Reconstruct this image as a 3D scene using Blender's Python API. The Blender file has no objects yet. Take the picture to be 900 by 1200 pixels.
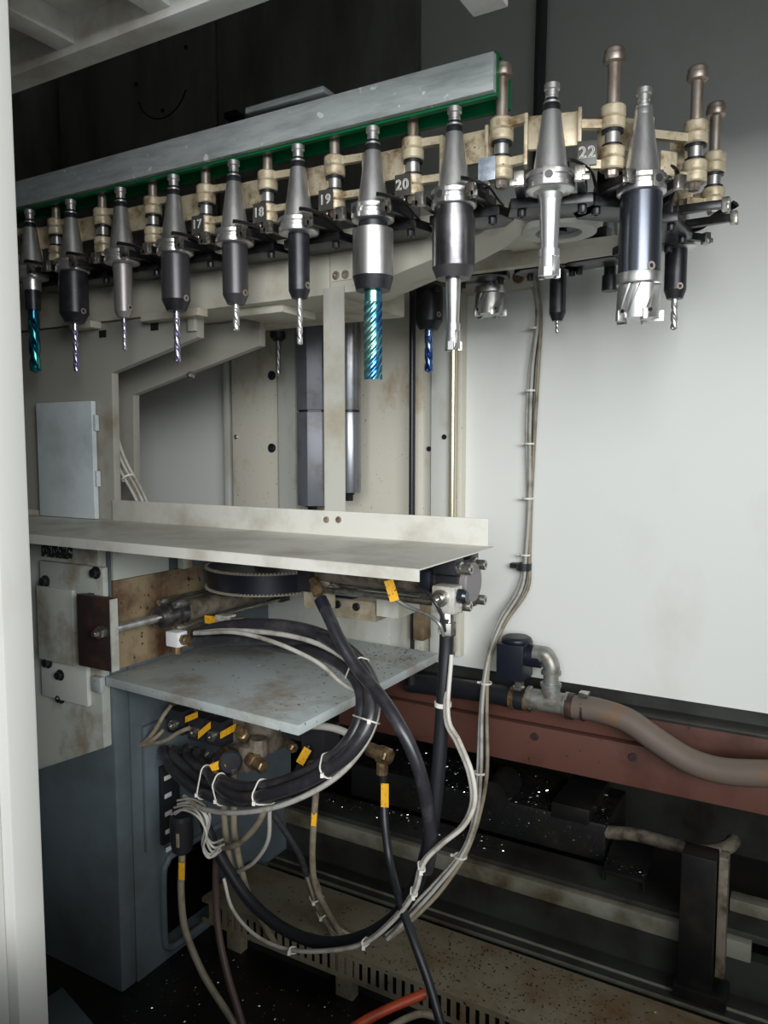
import bpy, bmesh, math, random
from mathutils import Vector, Matrix
random.seed(7)
scene = bpy.context.scene
COL = scene.collection
PI = math.pi

# ---------------------------------------------------------------- camera, light, exposure
cd = bpy.data.cameras.new('camera')
cam = bpy.data.objects.new('camera', cd); COL.objects.link(cam)
cd.sensor_fit = 'VERTICAL'; cd.sensor_height = 24.0; cd.lens = 18.0
cd.clip_start = 0.02; cd.clip_end = 60
cam.location = (0, 0, 1.65)
cam.rotation_euler = (math.radians(90 - 4.89), 0, math.radians(30))
scene.camera = cam
scene.view_settings.view_transform = 'Standard'
scene.view_settings.look = 'None'
scene.view_settings.gamma = 1.0
scene.view_settings.use_curve_mapping = False
scene.view_settings.exposure = 0.0

world = bpy.data.worlds.new('hall'); scene.world = world
world.use_nodes = True
bg = world.node_tree.nodes['Background']
bg.inputs[0].default_value = (0.88, 0.94, 1.0, 1); bg.inputs[1].default_value = 0.90

ld = bpy.data.lights.new('hall_daylight', 'AREA')
ld.shape = 'RECTANGLE'; ld.size = 8.0; ld.size_y = 2.2; ld.energy = 880; ld.color = (0.96, 0.98, 1.0)
lo = bpy.data.objects.new('hall_daylight', ld); COL.objects.link(lo)
lo.location = (4.0, -3.9, 3.2)
lo.rotation_euler = (math.radians(82), 0, math.radians(36))

# ---------------------------------------------------------------- materials
def lin(c):
    out = []
    for v in c:
        v = v / 255.0
        out.append(v / 12.92 if v <= 0.04045 else ((v + 0.055) / 1.055) ** 2.4)
    return (*out, 1.0)

def mat(name, col, rough=0.5, metal=0.0, col2=None, amount=0.5, scale=8.0, stretch=(1, 1, 1), bump=0.0, bscale=60.0,
        spots=None, sscale=90.0, sthr=0.70, rvar=0.0, spec=0.5):
    m = bpy.data.materials.new(name); m.use_nodes = True
    nt = m.node_tree; N = nt.nodes; L = nt.links
    b = N['Principled BSDF']
    b.inputs['Roughness'].default_value = rough
    b.inputs['Metallic'].default_value = metal
    b.inputs['Specular IOR Level'].default_value = spec
    b.inputs['Base Color'].default_value = lin(col)
    geo = N.new('ShaderNodeNewGeometry')
    mp = N.new('ShaderNodeMapping'); mp.inputs['Scale'].default_value = stretch
    L.new(geo.outputs['Position'], mp.inputs['Vector'])
    last = None
    if col2 is not None:
        nz = N.new('ShaderNodeTexNoise'); nz.inputs['Scale'].default_value = scale; nz.inputs['Detail'].default_value = 6
        nz.inputs['Roughness'].default_value = 0.62
        L.new(mp.outputs[0], nz.inputs['Vector'])
        rp = N.new('ShaderNodeValToRGB')
        rp.color_ramp.elements[0].position = max(0.0, 0.62 - amount * 0.4); rp.color_ramp.elements[1].position = min(1.0, 0.80 - amount * 0.3)
        rp.color_ramp.elements[0].color = lin(col); rp.color_ramp.elements[1].color = lin(col2)
        L.new(nz.outputs['Fac'], rp.inputs['Fac'])
        last = rp.outputs['Color']
        if rvar:
            mr = N.new('ShaderNodeMapRange'); mr.inputs[3].default_value = rough - rvar; mr.inputs[4].default_value = rough + rvar
            L.new(nz.outputs['Fac'], mr.inputs[0]); L.new(mr.outputs[0], b.inputs['Roughness'])
    if spots is not None:
        n2 = N.new('ShaderNodeTexNoise'); n2.inputs['Scale'].default_value = sscale; n2.inputs['Detail'].default_value = 2
        L.new(geo.outputs['Position'], n2.inputs['Vector'])
        r2 = N.new('ShaderNodeValToRGB'); r2.color_ramp.elements[0].position = sthr; r2.color_ramp.elements[1].position = min(1, sthr + 0.04)
        L.new(n2.outputs['Fac'], r2.inputs['Fac'])
        mx = N.new('ShaderNodeMix'); mx.data_type = 'RGBA'
        L.new(r2.outputs['Color'], mx.inputs[0])
        if last is None: mx.inputs[6].default_value = lin(col)
        else: L.new(last, mx.inputs[6])
        mx.inputs[7].default_value = lin(spots)
        last = mx.outputs[2]
    if last is not None: L.new(last, b.inputs['Base Color'])
    if bump:
        n3 = N.new('ShaderNodeTexNoise'); n3.inputs['Scale'].default_value = bscale; n3.inputs['Detail'].default_value = 4
        L.new(geo.outputs['Position'], n3.inputs['Vector'])
        bp = N.new('ShaderNodeBump'); bp.inputs['Strength'].default_value = bump; bp.inputs['Distance'].default_value = 0.002
        L.new(n3.outputs['Fac'], bp.inputs['Height']); L.new(bp.outputs[0], b.inputs['Normal'])
    return m

M = {}
M['wall'] = mat('white_sheet_paint', (228, 229, 223), 0.45, 0, (214, 212, 202), 0.20, 1.6, (1, 1, .6), 0.05, 40, (120, 105, 85), 55, 0.80)
M['shade_panel'] = mat('shaded_grey_panel_paint', (160, 160, 152), 0.5, 0, (126, 124, 116), 0.5, 3, (2, 2, .5))  # greyed paint puts shade on upper panels and cuts bounce from unseen walls
M['void'] = mat('black_void', (14, 15, 17), 0.8)
M['cream'] = mat('stained_cream_paint', (216, 211, 195), 0.5, 0, (168, 140, 98), 0.16, 3.2, (1.6, 1.6, .8), 0.08, 40, (86, 58, 36), 120, 0.71)
M['pale'] = mat('pale_green_grey_paint', (204, 206, 197), 0.5, 0, (160, 150, 125), 0.25, 4, (1, 1, .5), 0.05, 40, (96, 70, 46), 130, 0.74)
M['frame'] = mat('grey_frame_paint', (182, 181, 170), 0.45, 0, (158, 148, 126), 0.22, 4, (1, 1, 1), 0.04, 50, (110, 96, 76), 110, 0.80)
M['beam'] = mat('cast_beam_paint', (198, 194, 178), 0.5, 0, (150, 124, 88), 0.24, 3.2, (1, 1, 1), 0.1, 45, (80, 60, 40), 90, 0.76)
M['tray'] = mat('tray_grey_paint', (206, 204, 194), 0.42, 0, (176, 170, 156), 0.4, 6, (1, 1, 1), 0.04, 60, (120, 112, 98), 140, 0.78)
M['plate'] = mat('oily_plate_paint', (176, 184, 182), 0.35, 0, (120, 88, 50), 0.34, 3.4, (1, 1, 1), 0.05, 50, (40, 40, 38), 70, 0.69)
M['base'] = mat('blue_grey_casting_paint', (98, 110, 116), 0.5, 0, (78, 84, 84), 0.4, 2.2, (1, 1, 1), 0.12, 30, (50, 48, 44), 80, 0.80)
M['basecream'] = mat('stained_mount_paint', (180, 184, 174), 0.5, 0, (120, 94, 64), 0.30, 6, (1, 1, .8), 0.06, 50, (84, 60, 42), 100, 0.79)
M['jamb'] = mat('white_door_paint', (180, 179, 173), 0.4, 0, (152, 142, 126), 0.34, 2.2, (1, 1, .35), 0.03, 40, (90, 86, 80), 60, 0.83)
M['lintel'] = mat('lintel_paint', (232, 231, 224), 0.5, 0, (176, 166, 148), 0.3, 3, (1, 1, 1), 0.04, 40, (90, 84, 76), 90, 0.78)
M['alu'] = mat('aluminium_bar', (190, 196, 194), 0.42, 0.15, (160, 166, 164), 0.5, 14, (.5, 1, 3), 0.06, 80, (232, 236, 234), 30, 0.67)
M['green'] = mat('green_plastic', (10, 112, 66), 0.35)
M['link'] = mat('cast_link_metal', (212, 198, 168), 0.38, 0.25, (132, 104, 70), 0.36, 26, (1, 1, 1), 0.2, 90, (74, 50, 30), 160, 0.70)
M['pin'] = mat('worn_pin_steel', (188, 176, 164), 0.38, 0.7, (132, 108, 88), 0.38, 30, (1, 1, .3))
M['steel'] = mat('bright_steel', (222, 221, 219), 0.34, 0.88, (176, 174, 172), 0.45, 22, (1, 1, .3), rvar=0.05)
M['ground'] = mat('ground_steel', (204, 203, 200), 0.34, 0.92, (172, 169, 164), 0.35, 40, (1, 1, .3))
M['black'] = mat('black_oxide', (40, 40, 44), 0.36, 0.35, (56, 56, 60), 0.4, 30)
M['darkgrey'] = mat('dark_grey_phosphate', (74, 72, 74), 0.36, 0.45)
M['midgrey'] = mat('matt_grey_nitride', (150, 144, 142), 0.42, 0.6)
M['gun'] = mat('gunmetal_body', (88, 92, 100), 0.26, 0.85)
M['smoke'] = mat('smoked_steel', (126, 124, 126), 0.28, 0.9, (84, 82, 84), 0.4, 16, (1, 1, .6))
M['blackplate'] = mat('oily_black_plate', (26, 26, 28), 0.3, 0.2, (58, 54, 48), 0.3, 30)
M['rubber'] = mat('black_hose_rubber', (42, 41, 45), 0.32, 0, (66, 64, 66), 0.3, 20)
M['sleeve'] = mat('black_cable_sleeve', (28, 30, 34), 0.45)
M['cable'] = mat('grey_cable_jacket', (172, 170, 162), 0.5, 0, (120, 110, 94), 0.35, 14)
M['whitecable'] = mat('white_cable_jacket', (190, 186, 176), 0.5, 0, (140, 130, 114), 0.35, 14)
M['oldcable'] = mat('aged_cable_jacket', (142, 132, 112), 0.55, 0, (96, 86, 70), 0.4, 14)
M['browncable'] = mat('brown_cable_jacket', (88, 72, 66), 0.5)
M['tie'] = mat('nylon_tie', (222, 218, 206), 0.4)
M['orange'] = mat('orange_hose', (196, 78, 44), 0.45, 0, (120, 44, 26), 0.4, 16)
M['brass'] = mat('dull_brass', (146, 124, 92), 0.38, 0.6, (88, 66, 46), 0.5, 40)
M['nickel'] = mat('nickel_fitting', (186, 184, 176), 0.26, 0.9, (120, 108, 90), 0.4, 50)
M['alloy'] = mat('cast_alloy', (204, 202, 194), 0.36, 0.35, (160, 150, 130), 0.4, 40)
M['galv'] = mat('galvanised_pipe', (158, 158, 152), 0.42, 0.6, (116, 106, 92), 0.4, 24)
M['oldgrey'] = mat('grimy_block', (126, 118, 104), 0.5, 0.2, (72, 60, 46), 0.5, 26, bump=.2)
M['rust'] = mat('rust_red_beam', (92, 58, 47), 0.6, 0, (70, 38, 28), 0.45, 4, (1, 1, 1), 0.2, 60, (40, 22, 18), 40, 0.70)
M['rustplate'] = mat('dark_rust_plate', (52, 42, 40), 0.5, 0.1, (88, 56, 40), 0.22, 14, bump=.15)
M['bighose'] = mat('rusty_brown_hose', (104, 92, 82), 0.6, 0, (122, 88, 58), 0.26, 10, (1, 1, 1), 0.25, 50)
M['weight'] = mat('grey_rod_steel', (152, 154, 158), 0.32, 0.75, (120, 110, 100), 0.3, 10)
M['weightdark'] = mat('grey_bar_paint', (112, 114, 120), 0.4, 0.2, (90, 84, 78), 0.3, 10)
M['brasstube'] = mat('pale_brass_tube', (222, 214, 188), 0.26, 0.7)
M['pulley'] = mat('navy_pulley', (28, 31, 42), 0.4, 0.1)
M['belt'] = mat('toothed_belt_cord', (150, 142, 126), 0.6)
M['floor'] = mat('oily_black_floor', (20, 19, 18), 0.35, 0, (38, 32, 22), 0.4, 3, (1, 1, 1), 0.3, 26)
M['chip'] = mat('bright_metal_chips', (214, 216, 218), 0.2, 1.0)
M['chipdark'] = mat('oily_metal_swarf', (120, 116, 108), 0.35, 0.9)
M['grate'] = mat('beige_conveyor_paint', (134, 126, 106), 0.5, 0, (104, 76, 38), 0.30, 3.2, (1, 1, 1), 0.06, 40, (28, 24, 18), 60, 0.66)
M['ledge'] = mat('pale_ledge_paint', (124, 124, 110), 0.5, 0, (70, 60, 40), 0.45, 4, (1, 1, 1), 0.1, 40)
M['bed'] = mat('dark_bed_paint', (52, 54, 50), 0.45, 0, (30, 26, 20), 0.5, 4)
M['tan'] = mat('tan_clamp_block', (172, 162, 140), 0.5, 0.2, (132, 116, 92), 0.4, 18)
M['digit'] = mat('white_digit_paint', (236, 234, 226), 0.5)
M['rustcream'] = mat('rusty_cream_paint', (142, 126, 98), 0.5, 0, (78, 50, 30), 0.50, 7, (1, 1, .8), 0.12, 50, (60, 36, 22), 60, 0.66)
M['motor'] = mat('oily_motor_black', (22, 22, 22), 0.4, 0.1, (40, 36, 28), 0.35, 9)
M['conduit'] = mat('dark_green_grey_conduit', (72, 80, 78), 0.5)
M['coverpaint'] = mat('pale_blue_white_paint', (206, 214, 216), 0.35, 0, (178, 186, 188), 0.3, 4)
M['gusset'] = mat('shaded_gusset_paint', (156, 154, 144), 0.45, 0, (124, 106, 80), 0.20, 4, (1, 1, 1), 0.04, 50, (90, 76, 58), 110, 0.80)  # greyer frame paint, darkened further to hold the shade under the beam
M['numplate'] = mat('dark_number_plate', (78, 76, 72), 0.4, 0.3)
M['numblank'] = mat('scratched_bright_plate', (176, 190, 206), 0.35, 0.6, (226, 232, 238), 0.5, 60)
M['disc'] = mat('grey_cover_disc', (122, 118, 118), 0.5)
M['cap'] = mat('black_end_cap', (44, 44, 48), 0.38, 0.2)
M['gauge'] = mat('white_plastic', (230, 230, 228), 0.4)

def coated(name, cols, scale):
    m = bpy.data.materials.new(name); m.use_nodes = True
    nt = m.node_tree; N = nt.nodes; L = nt.links; b = N['Principled BSDF']
    b.inputs['Metallic'].default_value = 0.9; b.inputs['Roughness'].default_value = 0.22
    geo = N.new('ShaderNodeNewGeometry'); mp = N.new('ShaderNodeMapping'); mp.inputs['Scale'].default_value = (scale, scale, scale * .35)
    nz = N.new('ShaderNodeTexNoise'); nz.inputs['Scale'].default_value = 1; nz.inputs['Detail'].default_value = 2
    rp = N.new('ShaderNodeValToRGB')
    L.new(geo.outputs['Position'], mp.inputs[0]); L.new(mp.outputs[0], nz.inputs['Vector']); L.new(nz.outputs['Fac'], rp.inputs[0])
    e = rp.color_ramp.elements; e[0].position = .34; e[1].position = .66
    e[0].color = lin(cols[0]); e[1].color = lin(cols[2]); k = e.new(.5); k.color = lin(cols[1])
    L.new(rp.outputs[0], b.inputs['Base Color'])
    return m
M['teal'] = coated('blue_green_coating', ((60, 122, 190), (104, 176, 196), (150, 204, 190)), 30)
M['blue'] = coated('blue_coating', ((66, 96, 168), (110, 140, 196), (150, 160, 190)), 40)
M['tealdark'] = coated('dark_teal_coating', ((24, 78, 110), (40, 126, 140), (90, 170, 150)), 34)
M['violet'] = coated('violet_tinted_steel', ((150, 142, 190), (190, 184, 206), (210, 206, 214)), 60)

def printed(name, base, ink, sx, sz, thr):
    m = bpy.data.materials.new(name); m.use_nodes = True
    nt = m.node_tree; N = nt.nodes; L = nt.links; b = N['Principled BSDF']; b.inputs['Roughness'].default_value = .5
    tc = N.new('ShaderNodeTexCoord'); mp = N.new('ShaderNodeMapping'); mp.inputs['Scale'].default_value = (sx, sx, sz)
    br = N.new('ShaderNodeTexNoise'); br.inputs['Scale'].default_value = 1; br.inputs['Detail'].default_value = 1
    rp = N.new('ShaderNodeValToRGB'); rp.color_ramp.elements[0].position = thr; rp.color_ramp.elements[1].position = thr + .02
    rp.color_ramp.elements[0].color = lin(base); rp.color_ramp.elements[1].color = lin(ink)
    L.new(tc.outputs['Object'], mp.inputs[0]); L.new(mp.outputs[0], br.inputs['Vector']); L.new(br.outputs['Fac'], rp.inputs[0]); L.new(rp.outputs[0], b.inputs['Base Color'])
    return m
M['tag'] = printed('yellow_printed_tag', (232, 172, 36), (70, 52, 20), 300, 160, .66)
M['plaque'] = printed('dark_green_plaque', (28, 40, 34), (190, 196, 186), 160, 90, .60)

# ---------------------------------------------------------------- mesh helpers
def add_box(bm, lo, hi):
    x0, y0, z0 = lo; x1, y1, z1 = hi
    v = [bm.verts.new(p) for p in ((x0,y0,z0),(x1,y0,z0),(x1,y1,z0),(x0,y1,z0),(x0,y0,z1),(x1,y0,z1),(x1,y1,z1),(x0,y1,z1))]
    for f in ((3,2,1,0),(4,5,6,7),(0,1,5,4),(1,2,6,5),(2,3,7,6),(3,0,4,7)):
        bm.faces.new([v[i] for i in f])
    return v

def add_obox(bm, c, size, mtx):
    """box of given size about c, turned by a 3x3 matrix"""
    n0 = len(bm.verts); h = [s / 2 for s in size]
    v = add_box(bm, (-h[0], -h[1], -h[2]), (h[0], h[1], h[2]))
    for q in v: q.co = mtx @ q.co + Vector(c)
    return v

AX = {'z': (Vector((1,0,0)), Vector((0,1,0)), Vector((0,0,1))),
      'y': (Vector((0,0,1)), Vector((1,0,0)), Vector((0,1,0))),
      'x': (Vector((0,1,0)), Vector((0,0,1)), Vector((1,0,0)))}

def frame_of(axis):
    if isinstance(axis, str): return AX[axis]
    w = Vector(axis).normalized(); t = Vector((0,0,1)) if abs(w.z) < .9 else Vector((1,0,0))
    u = t.cross(w).normalized(); return u, w.cross(u), w

def add_lathe(bm, prof, c=(0,0,0), axis='z', seg=24, rot=0.0):
    U, V, Wd = frame_of(axis); c = Vector(c)
    rings = []
    for r, h in prof:
        if r < 1e-6:
            rings.append([bm.verts.new(c + Wd * h)])
        else:
            rings.append([bm.verts.new(c + Wd * h + (U * math.cos(rot + 2*PI*i/seg) + V * math.sin(rot + 2*PI*i/seg)) * r) for i in range(seg)])
    for a, b in zip(rings, rings[1:]):
        if len(a) == 1 and len(b) == 1: continue
        for i in range(seg):
            j = (i + 1) % seg
            if len(a) == 1: bm.faces.new((a[0], b[j], b[i]))
            elif len(b) == 1: bm.faces.new((a[i], a[j], b[0]))
            else: bm.faces.new((a[i], a[j], b[j], b[i]))
    if len(rings[0]) > 1: bm.faces.new(list(reversed(rings[0])))
    if len(rings[-1]) > 1: bm.faces.new(rings[-1])

def add_ring(bm, r0, r1, h0, h1, c=(0,0,0), axis='z', seg=32):
    """hollow ring"""
    U, V, Wd = frame_of(axis); c = Vector(c); R = []
    for r, h in ((r0,h0),(r1,h0),(r1,h1),(r0,h1)):
        R.append([bm.verts.new(c + Wd*h + (U*math.cos(2*PI*i/seg) + V*math.sin(2*PI*i/seg))*r) for i in range(seg)])
    for k in range(4):
        a, b = R[k], R[(k+1) % 4]
        for i in range(seg):
            j = (i+1) % seg; bm.faces.new((a[i], a[j], b[j], b[i]))

def add_prism(bm, poly, axis, a, b):
    """extrude a 2D polygon along an axis; poly is (x,y) for z, (x,z) for y, (y,z) for x"""
    def P(p, t):
        return {'z': (p[0], p[1], t), 'y': (p[0], t, p[1]), 'x': (t, p[0], p[1])}[axis]
    A_ = [bm.verts.new(P(p, a)) for p in poly]; B_ = [bm.verts.new(P(p, b)) for p in poly]
    n = len(poly)
    bm.faces.new(list(reversed(A_))); bm.faces.new(B_)
    for i in range(n):
        j = (i+1) % n; bm.faces.new((A_[i], A_[j], B_[j], B_[i]))

def smooth_path(pts, sub=6):
    P = [Vector(p) for p in pts]
    if len(P) < 3 or sub < 2: return P
    out = []
    E = [P[0]*2 - P[1]] + P + [P[-1]*2 - P[-2]]
    for i in range(1, len(E)-2):
        p0, p1, p2, p3 = E[i-1:i+3]
        for k in range(sub):
            t = k / sub
            out.append(0.5*((2*p1) + (p2-p0)*t + (2*p0-5*p1+4*p2-p3)*t*t + (3*p1-p0-3*p2+p3)*t**3))
    out.append(P[-1]); return out

def add_tube(bm, pts, r, seg=10, sub=6, flat=1.0):
    P = smooth_path(pts, sub); n = len(P)
    T = [(P[min(i+1, n-1)] - P[max(i-1, 0)]).normalized() for i in range(n)]
    u = T[0].orthogonal().normalized(); rings = []
    for i in range(n):
        u = (u - T[i]*u.dot(T[i])).normalized(); v = T[i].cross(u)
        rr = r(i/(n-1)) if callable(r) else r
        rings.append([bm.verts.new(P[i] + u*math.cos(2*PI*k/seg)*rr + v*math.sin(2*PI*k/seg)*rr*flat) for k in range(seg)])
    for a, b in zip(rings, rings[1:]):
        for k in range(seg):
            j = (k+1) % seg; bm.faces.new((a[k], a[j], b[j], b[k])).material_index = 1
    bm.faces.new(list(reversed(rings[0]))); bm.faces.new(rings[-1])

def add_twist(bm, rad, z0, z1, turns, steps=36, seg=24, c=(0,0), tip=0.0, start=0.0):
    """twisted fluted bar from z0 down to z1; rad(theta) gives the section radius"""
    rings = []
    for s in range(steps+1):
        t = s/steps; z = z0 + (z1-z0)*t; a = turns*2*PI*max(0, t-start)
        k = min(1.0, max(0.0, (t-start)/0.06)) if start else 1.0
        rmax = max(rad(2*PI*i/seg) for i in range(seg))
        rings.append([bm.verts.new((c[0]+math.cos(2*PI*i/seg+a)*(rad(2*PI*i/seg)*k+rmax*(1-k)), c[1]+math.sin(2*PI*i/seg+a)*(rad(2*PI*i/seg)*k+rmax*(1-k)), z)) for i in range(seg)])
    for a, b in zip(rings, rings[1:]):
        for i in range(seg):
            j = (i+1) % seg; bm.faces.new((a[i], b[i], b[j], a[j]))
    bm.faces.new(rings[0])
    if tip:
        t = bm.verts.new((c[0], c[1], z1-tip))
        for i in range(seg): bm.faces.new((rings[-1][i], t, rings[-1][(i+1) % seg]))
    else: bm.faces.new(list(reversed(rings[-1])))

XF = {}
def B(*fns):
    bm = bmesh.new()
    for f in fns: f(bm)
    return bm
def bx(lo, hi): return lambda bm: add_box(bm, lo, hi)
def lt(prof, c=(0,0,0), axis='z', seg=24, rot=0.0): return lambda bm: add_lathe(bm, prof, c, axis, seg, rot)
def rg(*a, **k): return lambda bm: add_ring(bm, *a, **k)
def pr(*a): return lambda bm: add_prism(bm, *a)
def tb(*a, **k): return lambda bm: add_tube(bm, *a, **k)

def mesh_from(bm, name, m, bevel=0.0, smooth=None):
    bm.normal_update(); bmesh.ops.recalc_face_normals(bm, faces=bm.faces); bm.normal_update()
    if bevel:
        ed = [e for e in bm.edges if len(e.link_faces) == 2 and e.calc_face_angle(0) > 0.6]
        bmesh.ops.bevel(bm, geom=ed, offset=bevel, segments=2, affect='EDGES', profile=0.6, clamp_overlap=True)
    bm.normal_update()
    me = bpy.data.meshes.new(name)
    lim = 0.42 if smooth is None else smooth
    for f in bm.faces: f.smooth = lim > 0
    for e in bm.edges:
        if len(e.link_faces) == 2 and e.calc_face_angle(0) > (1.2 if all(f.material_index for f in e.link_faces) else lim): e.smooth = False
    for f in bm.faces: f.material_index = 0
    bm.to_mesh(me); bm.free()
    me.materials.append(m)
    return me

def put(name, bm, m, parent=None, bevel=0.0, world=True, smooth=None, label=None):
    """one mesh object; coordinates are world ones and are moved into the parent's frame"""
    if isinstance(m, str): m = M[m]
    if parent is not None and world:
        bm.transform(XF[parent.name].inverted())
    me = mesh_from(bm, name, m, bevel, smooth)
    o = bpy.data.objects.new(name, me); COL.objects.link(o)
    if parent is not None:
        o.parent = parent; XF[o.name] = XF[parent.name]
    else:
        XF[o.name] = Matrix.Identity(4)
    if label: o['label'] = label
    return o

def thing(name, label, cat, loc=(0,0,0), rotz=0.0, group=None):
    o = bpy.data.objects.new(name, None); COL.objects.link(o)
    o.empty_display_size = .05
    o.location = loc; o.rotation_euler = (0, 0, rotz)
    XF[o.name] = Matrix.Translation(loc) @ Matrix.Rotation(rotz, 4, 'Z')
    tag(o, label, cat, group); return o

def tag(o, label, cat, group=None):
    o['label'] = label; o['category'] = cat
    if group: o['group'] = group
    return o

def struct(name, bm, m, parent=None, bevel=0.0, label=None):
    o = put(name, bm, m, parent, bevel)
    if parent is None: o['kind'] = 'structure'
    if label: o['label'] = label
    return o

def hexbolt(c, axis, r, h, socket=True):
    """socket-head bolt: head with a recessed hexagon"""
    s = r*.5
    return lambda bm: add_lathe(bm, [(r, 0), (r, h*.85), (r*.9, h), (s, h), (s, h*.45), (0, h*.45)] if socket else [(r, 0), (r, h*.8), (r*.8, h)], c, axis, 12 if socket else 6)

# ---------------------------------------------------------------- the enclosure
struct('floor', B(bx((-3.2, -0.2, -0.06), (1.7, 3.4, 0.0))), 'floor')
struct('ceiling', B(bx((-3.2, 0.40, 3.6), (1.7, 3.4, 3.66))), 'shade_panel')
wb = struct('wall_back', B(bx((-3.2, 2.5, 0.857), (1.7, 2.56, 3.6))), 'wall')
struct('wall_left', B(bx((-3.26, 0.3, 0.0), (-3.2, 3.4, 3.6))), 'shade_panel')
struct('wall_right', B(bx((1.7, 0.3, 0.0), (1.76, 3.4, 3.6))), 'shade_panel')
struct('wall_recess', B(bx((-3.2, 3.3, 0.0), (1.7, 3.36, 3.6))), 'bed')
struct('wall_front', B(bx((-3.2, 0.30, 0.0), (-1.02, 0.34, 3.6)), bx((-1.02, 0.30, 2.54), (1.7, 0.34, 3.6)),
                       bx((-1.02, 0.26, 0.0), (1.7, 0.40, 1.02))), 'base', label='machine front with the door opening and an added sill for shade')  # last box is an unseen sill, added to shade the floor and bed
put('upper_panel', B(bx((-3.1361, 2.44, 2.2), (-2.1985, 2.499, 3.55))), 'shade_panel', wb, .004)
put('upper_panel', B(bx((-2.1895, 2.455, 2.2), (-1.2919, 2.499, 3.55))), 'shade_panel', wb, .004)
pc = Vector((-2.4799, 2.44, 3.1715))
put('scuff_mark', B(tb([pc + Vector((math.cos(a)*.15, -.002, math.sin(a)*.15)) for a in [PI*1.12 + k*PI*.74/10 for k in range(11)]], .0028, seg=6, sub=2)), 'void', wb)
for du, dv in ((-.15, .02), (0, -.12), (.14, .1)):
    put('bolt', B(hexbolt((pc.x+du, 2.44, pc.z+dv), (0,-1,0), .008, .006)), 'black', wb)

# door jamb in the foreground and the lintel over the opening
struct('trim_1', B(bx((-1.45, .648, 0.0), (-.99, .6962, 2.53)), bx((-1.45, .60, 0.0), (-1.012, .648, 2.53))), 'jamb', bevel=.004, label='white painted door post at the left edge')
t2 = struct('trim_2', B(bx((-2.9, .34, 2.547), (1.69, 1.175, 2.59))), 'lintel', label='pale soffit of the door lintel seen from below')
put('front_lip', B(bx((-2.9, 1.143, 2.478), (1.69, 1.2, 2.62))), 'lintel', t2, .003)
put('rib', B(bx((-2.9, .884, 2.494), (1.69, .979, 2.547))), 'lintel', t2, .003)
for x in (-1.44, -1.162):
    put('cross_rib', B(bx((x-.028, .979, 2.494), (x+.028, 1.143, 2.547))), 'lintel', t2, .003)
put('cross_rib', B(bx((-1.545, .5, 2.504), (-1.495, .884, 2.547))), 'lintel', t2, .003)
hb = struct('trim_3', B(bx((-0.5919, 1.2, 2.4245), (-0.5247, 1.35, 2.80))), 'lintel', bevel=.004, label='rust stained bracket end hanging under the roof')

# ---------------------------------------------------------------- back wall fittings
o = put('wall_conduit', B(tb([(-0.847, 2.47, 3.1356), (-0.8493, 2.47, 2.9563), (-0.8515, 2.47, 2.7615), (-0.8537, 2.47, 2.4033)], .018, seg=12)), 'conduit')
tag(o, 'dark vertical conduit on the back wall above the tool chain', 'conduit')
o = put('junction_box', B(bx((-2.1127, 2.4, 2.9314), (-2.0513, 2.455, 2.9539)), bx((-2.0952, 2.41, 2.9054), (-2.0735, 2.43, 2.9278))), 'black', bevel=.003)
tag(o, 'small black junction box on the dark upper wall', 'box')

# machine column behind the magazine: stained cream plates with bolts, strips and grooves
mc = thing('machine_column', 'stained cream machine column with bolts behind the hanging post', 'column', (-1.6, 2.46, .99))
def vstrip(name, ua, ub, y0, y1, m, z0=.9, z1=2.3):
    put(name, B(bx((ua, y0, z0), (ub, y1, z1))), m, mc, .003)
vstrip('side_plate', -2.1129, -1.8813, 2.42, 2.499, 'cream')
vstrip('edge_strip', -1.8616, -1.7794, 2.40, 2.499, 'pale')
vstrip('back_plate', -1.8049, -1.2481, 2.44, 2.499, 'cream')
vstrip('groove_strip', -1.2532, -1.2228, 2.45, 2.499, 'frame')
vstrip('flank_plate', -1.2128, -1.1403, 2.43, 2.499, 'pale')
vstrip('end_strip', -1.1281, -1.1086, 2.46, 2.499, 'cream')
vstrip('corner_trim', -2.1764, -2.1487, 2.44, 2.499, 'pale')
for p in [(-1.9036, 2.42, 1.9268), (-1.908, 2.42, 1.6433)]:
    put('bolt', B(rg(.012, .018, -.001, .004, c=(p[0], p[1]-.001, p[2]), axis=(0,-1,0), seg=16), hexbolt((p[0], p[1], p[2]), (0,-1,0), .011, .006)), 'black', mc)

p = (-2.0912, 2.42, 1.6881)
put('bolt', B(hexbolt((p[0], p[1], p[2]), (0,-1,0), .009, .005)), 'nickel', mc)
for p in [(-1.2291, 2.45, 1.6409), (-1.1596, 2.43, 1.6825)]:
    put('bolt', B(hexbolt((p[0], p[1], p[2]), (0,-1,0), .009, .006)), 'black', mc)

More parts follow.
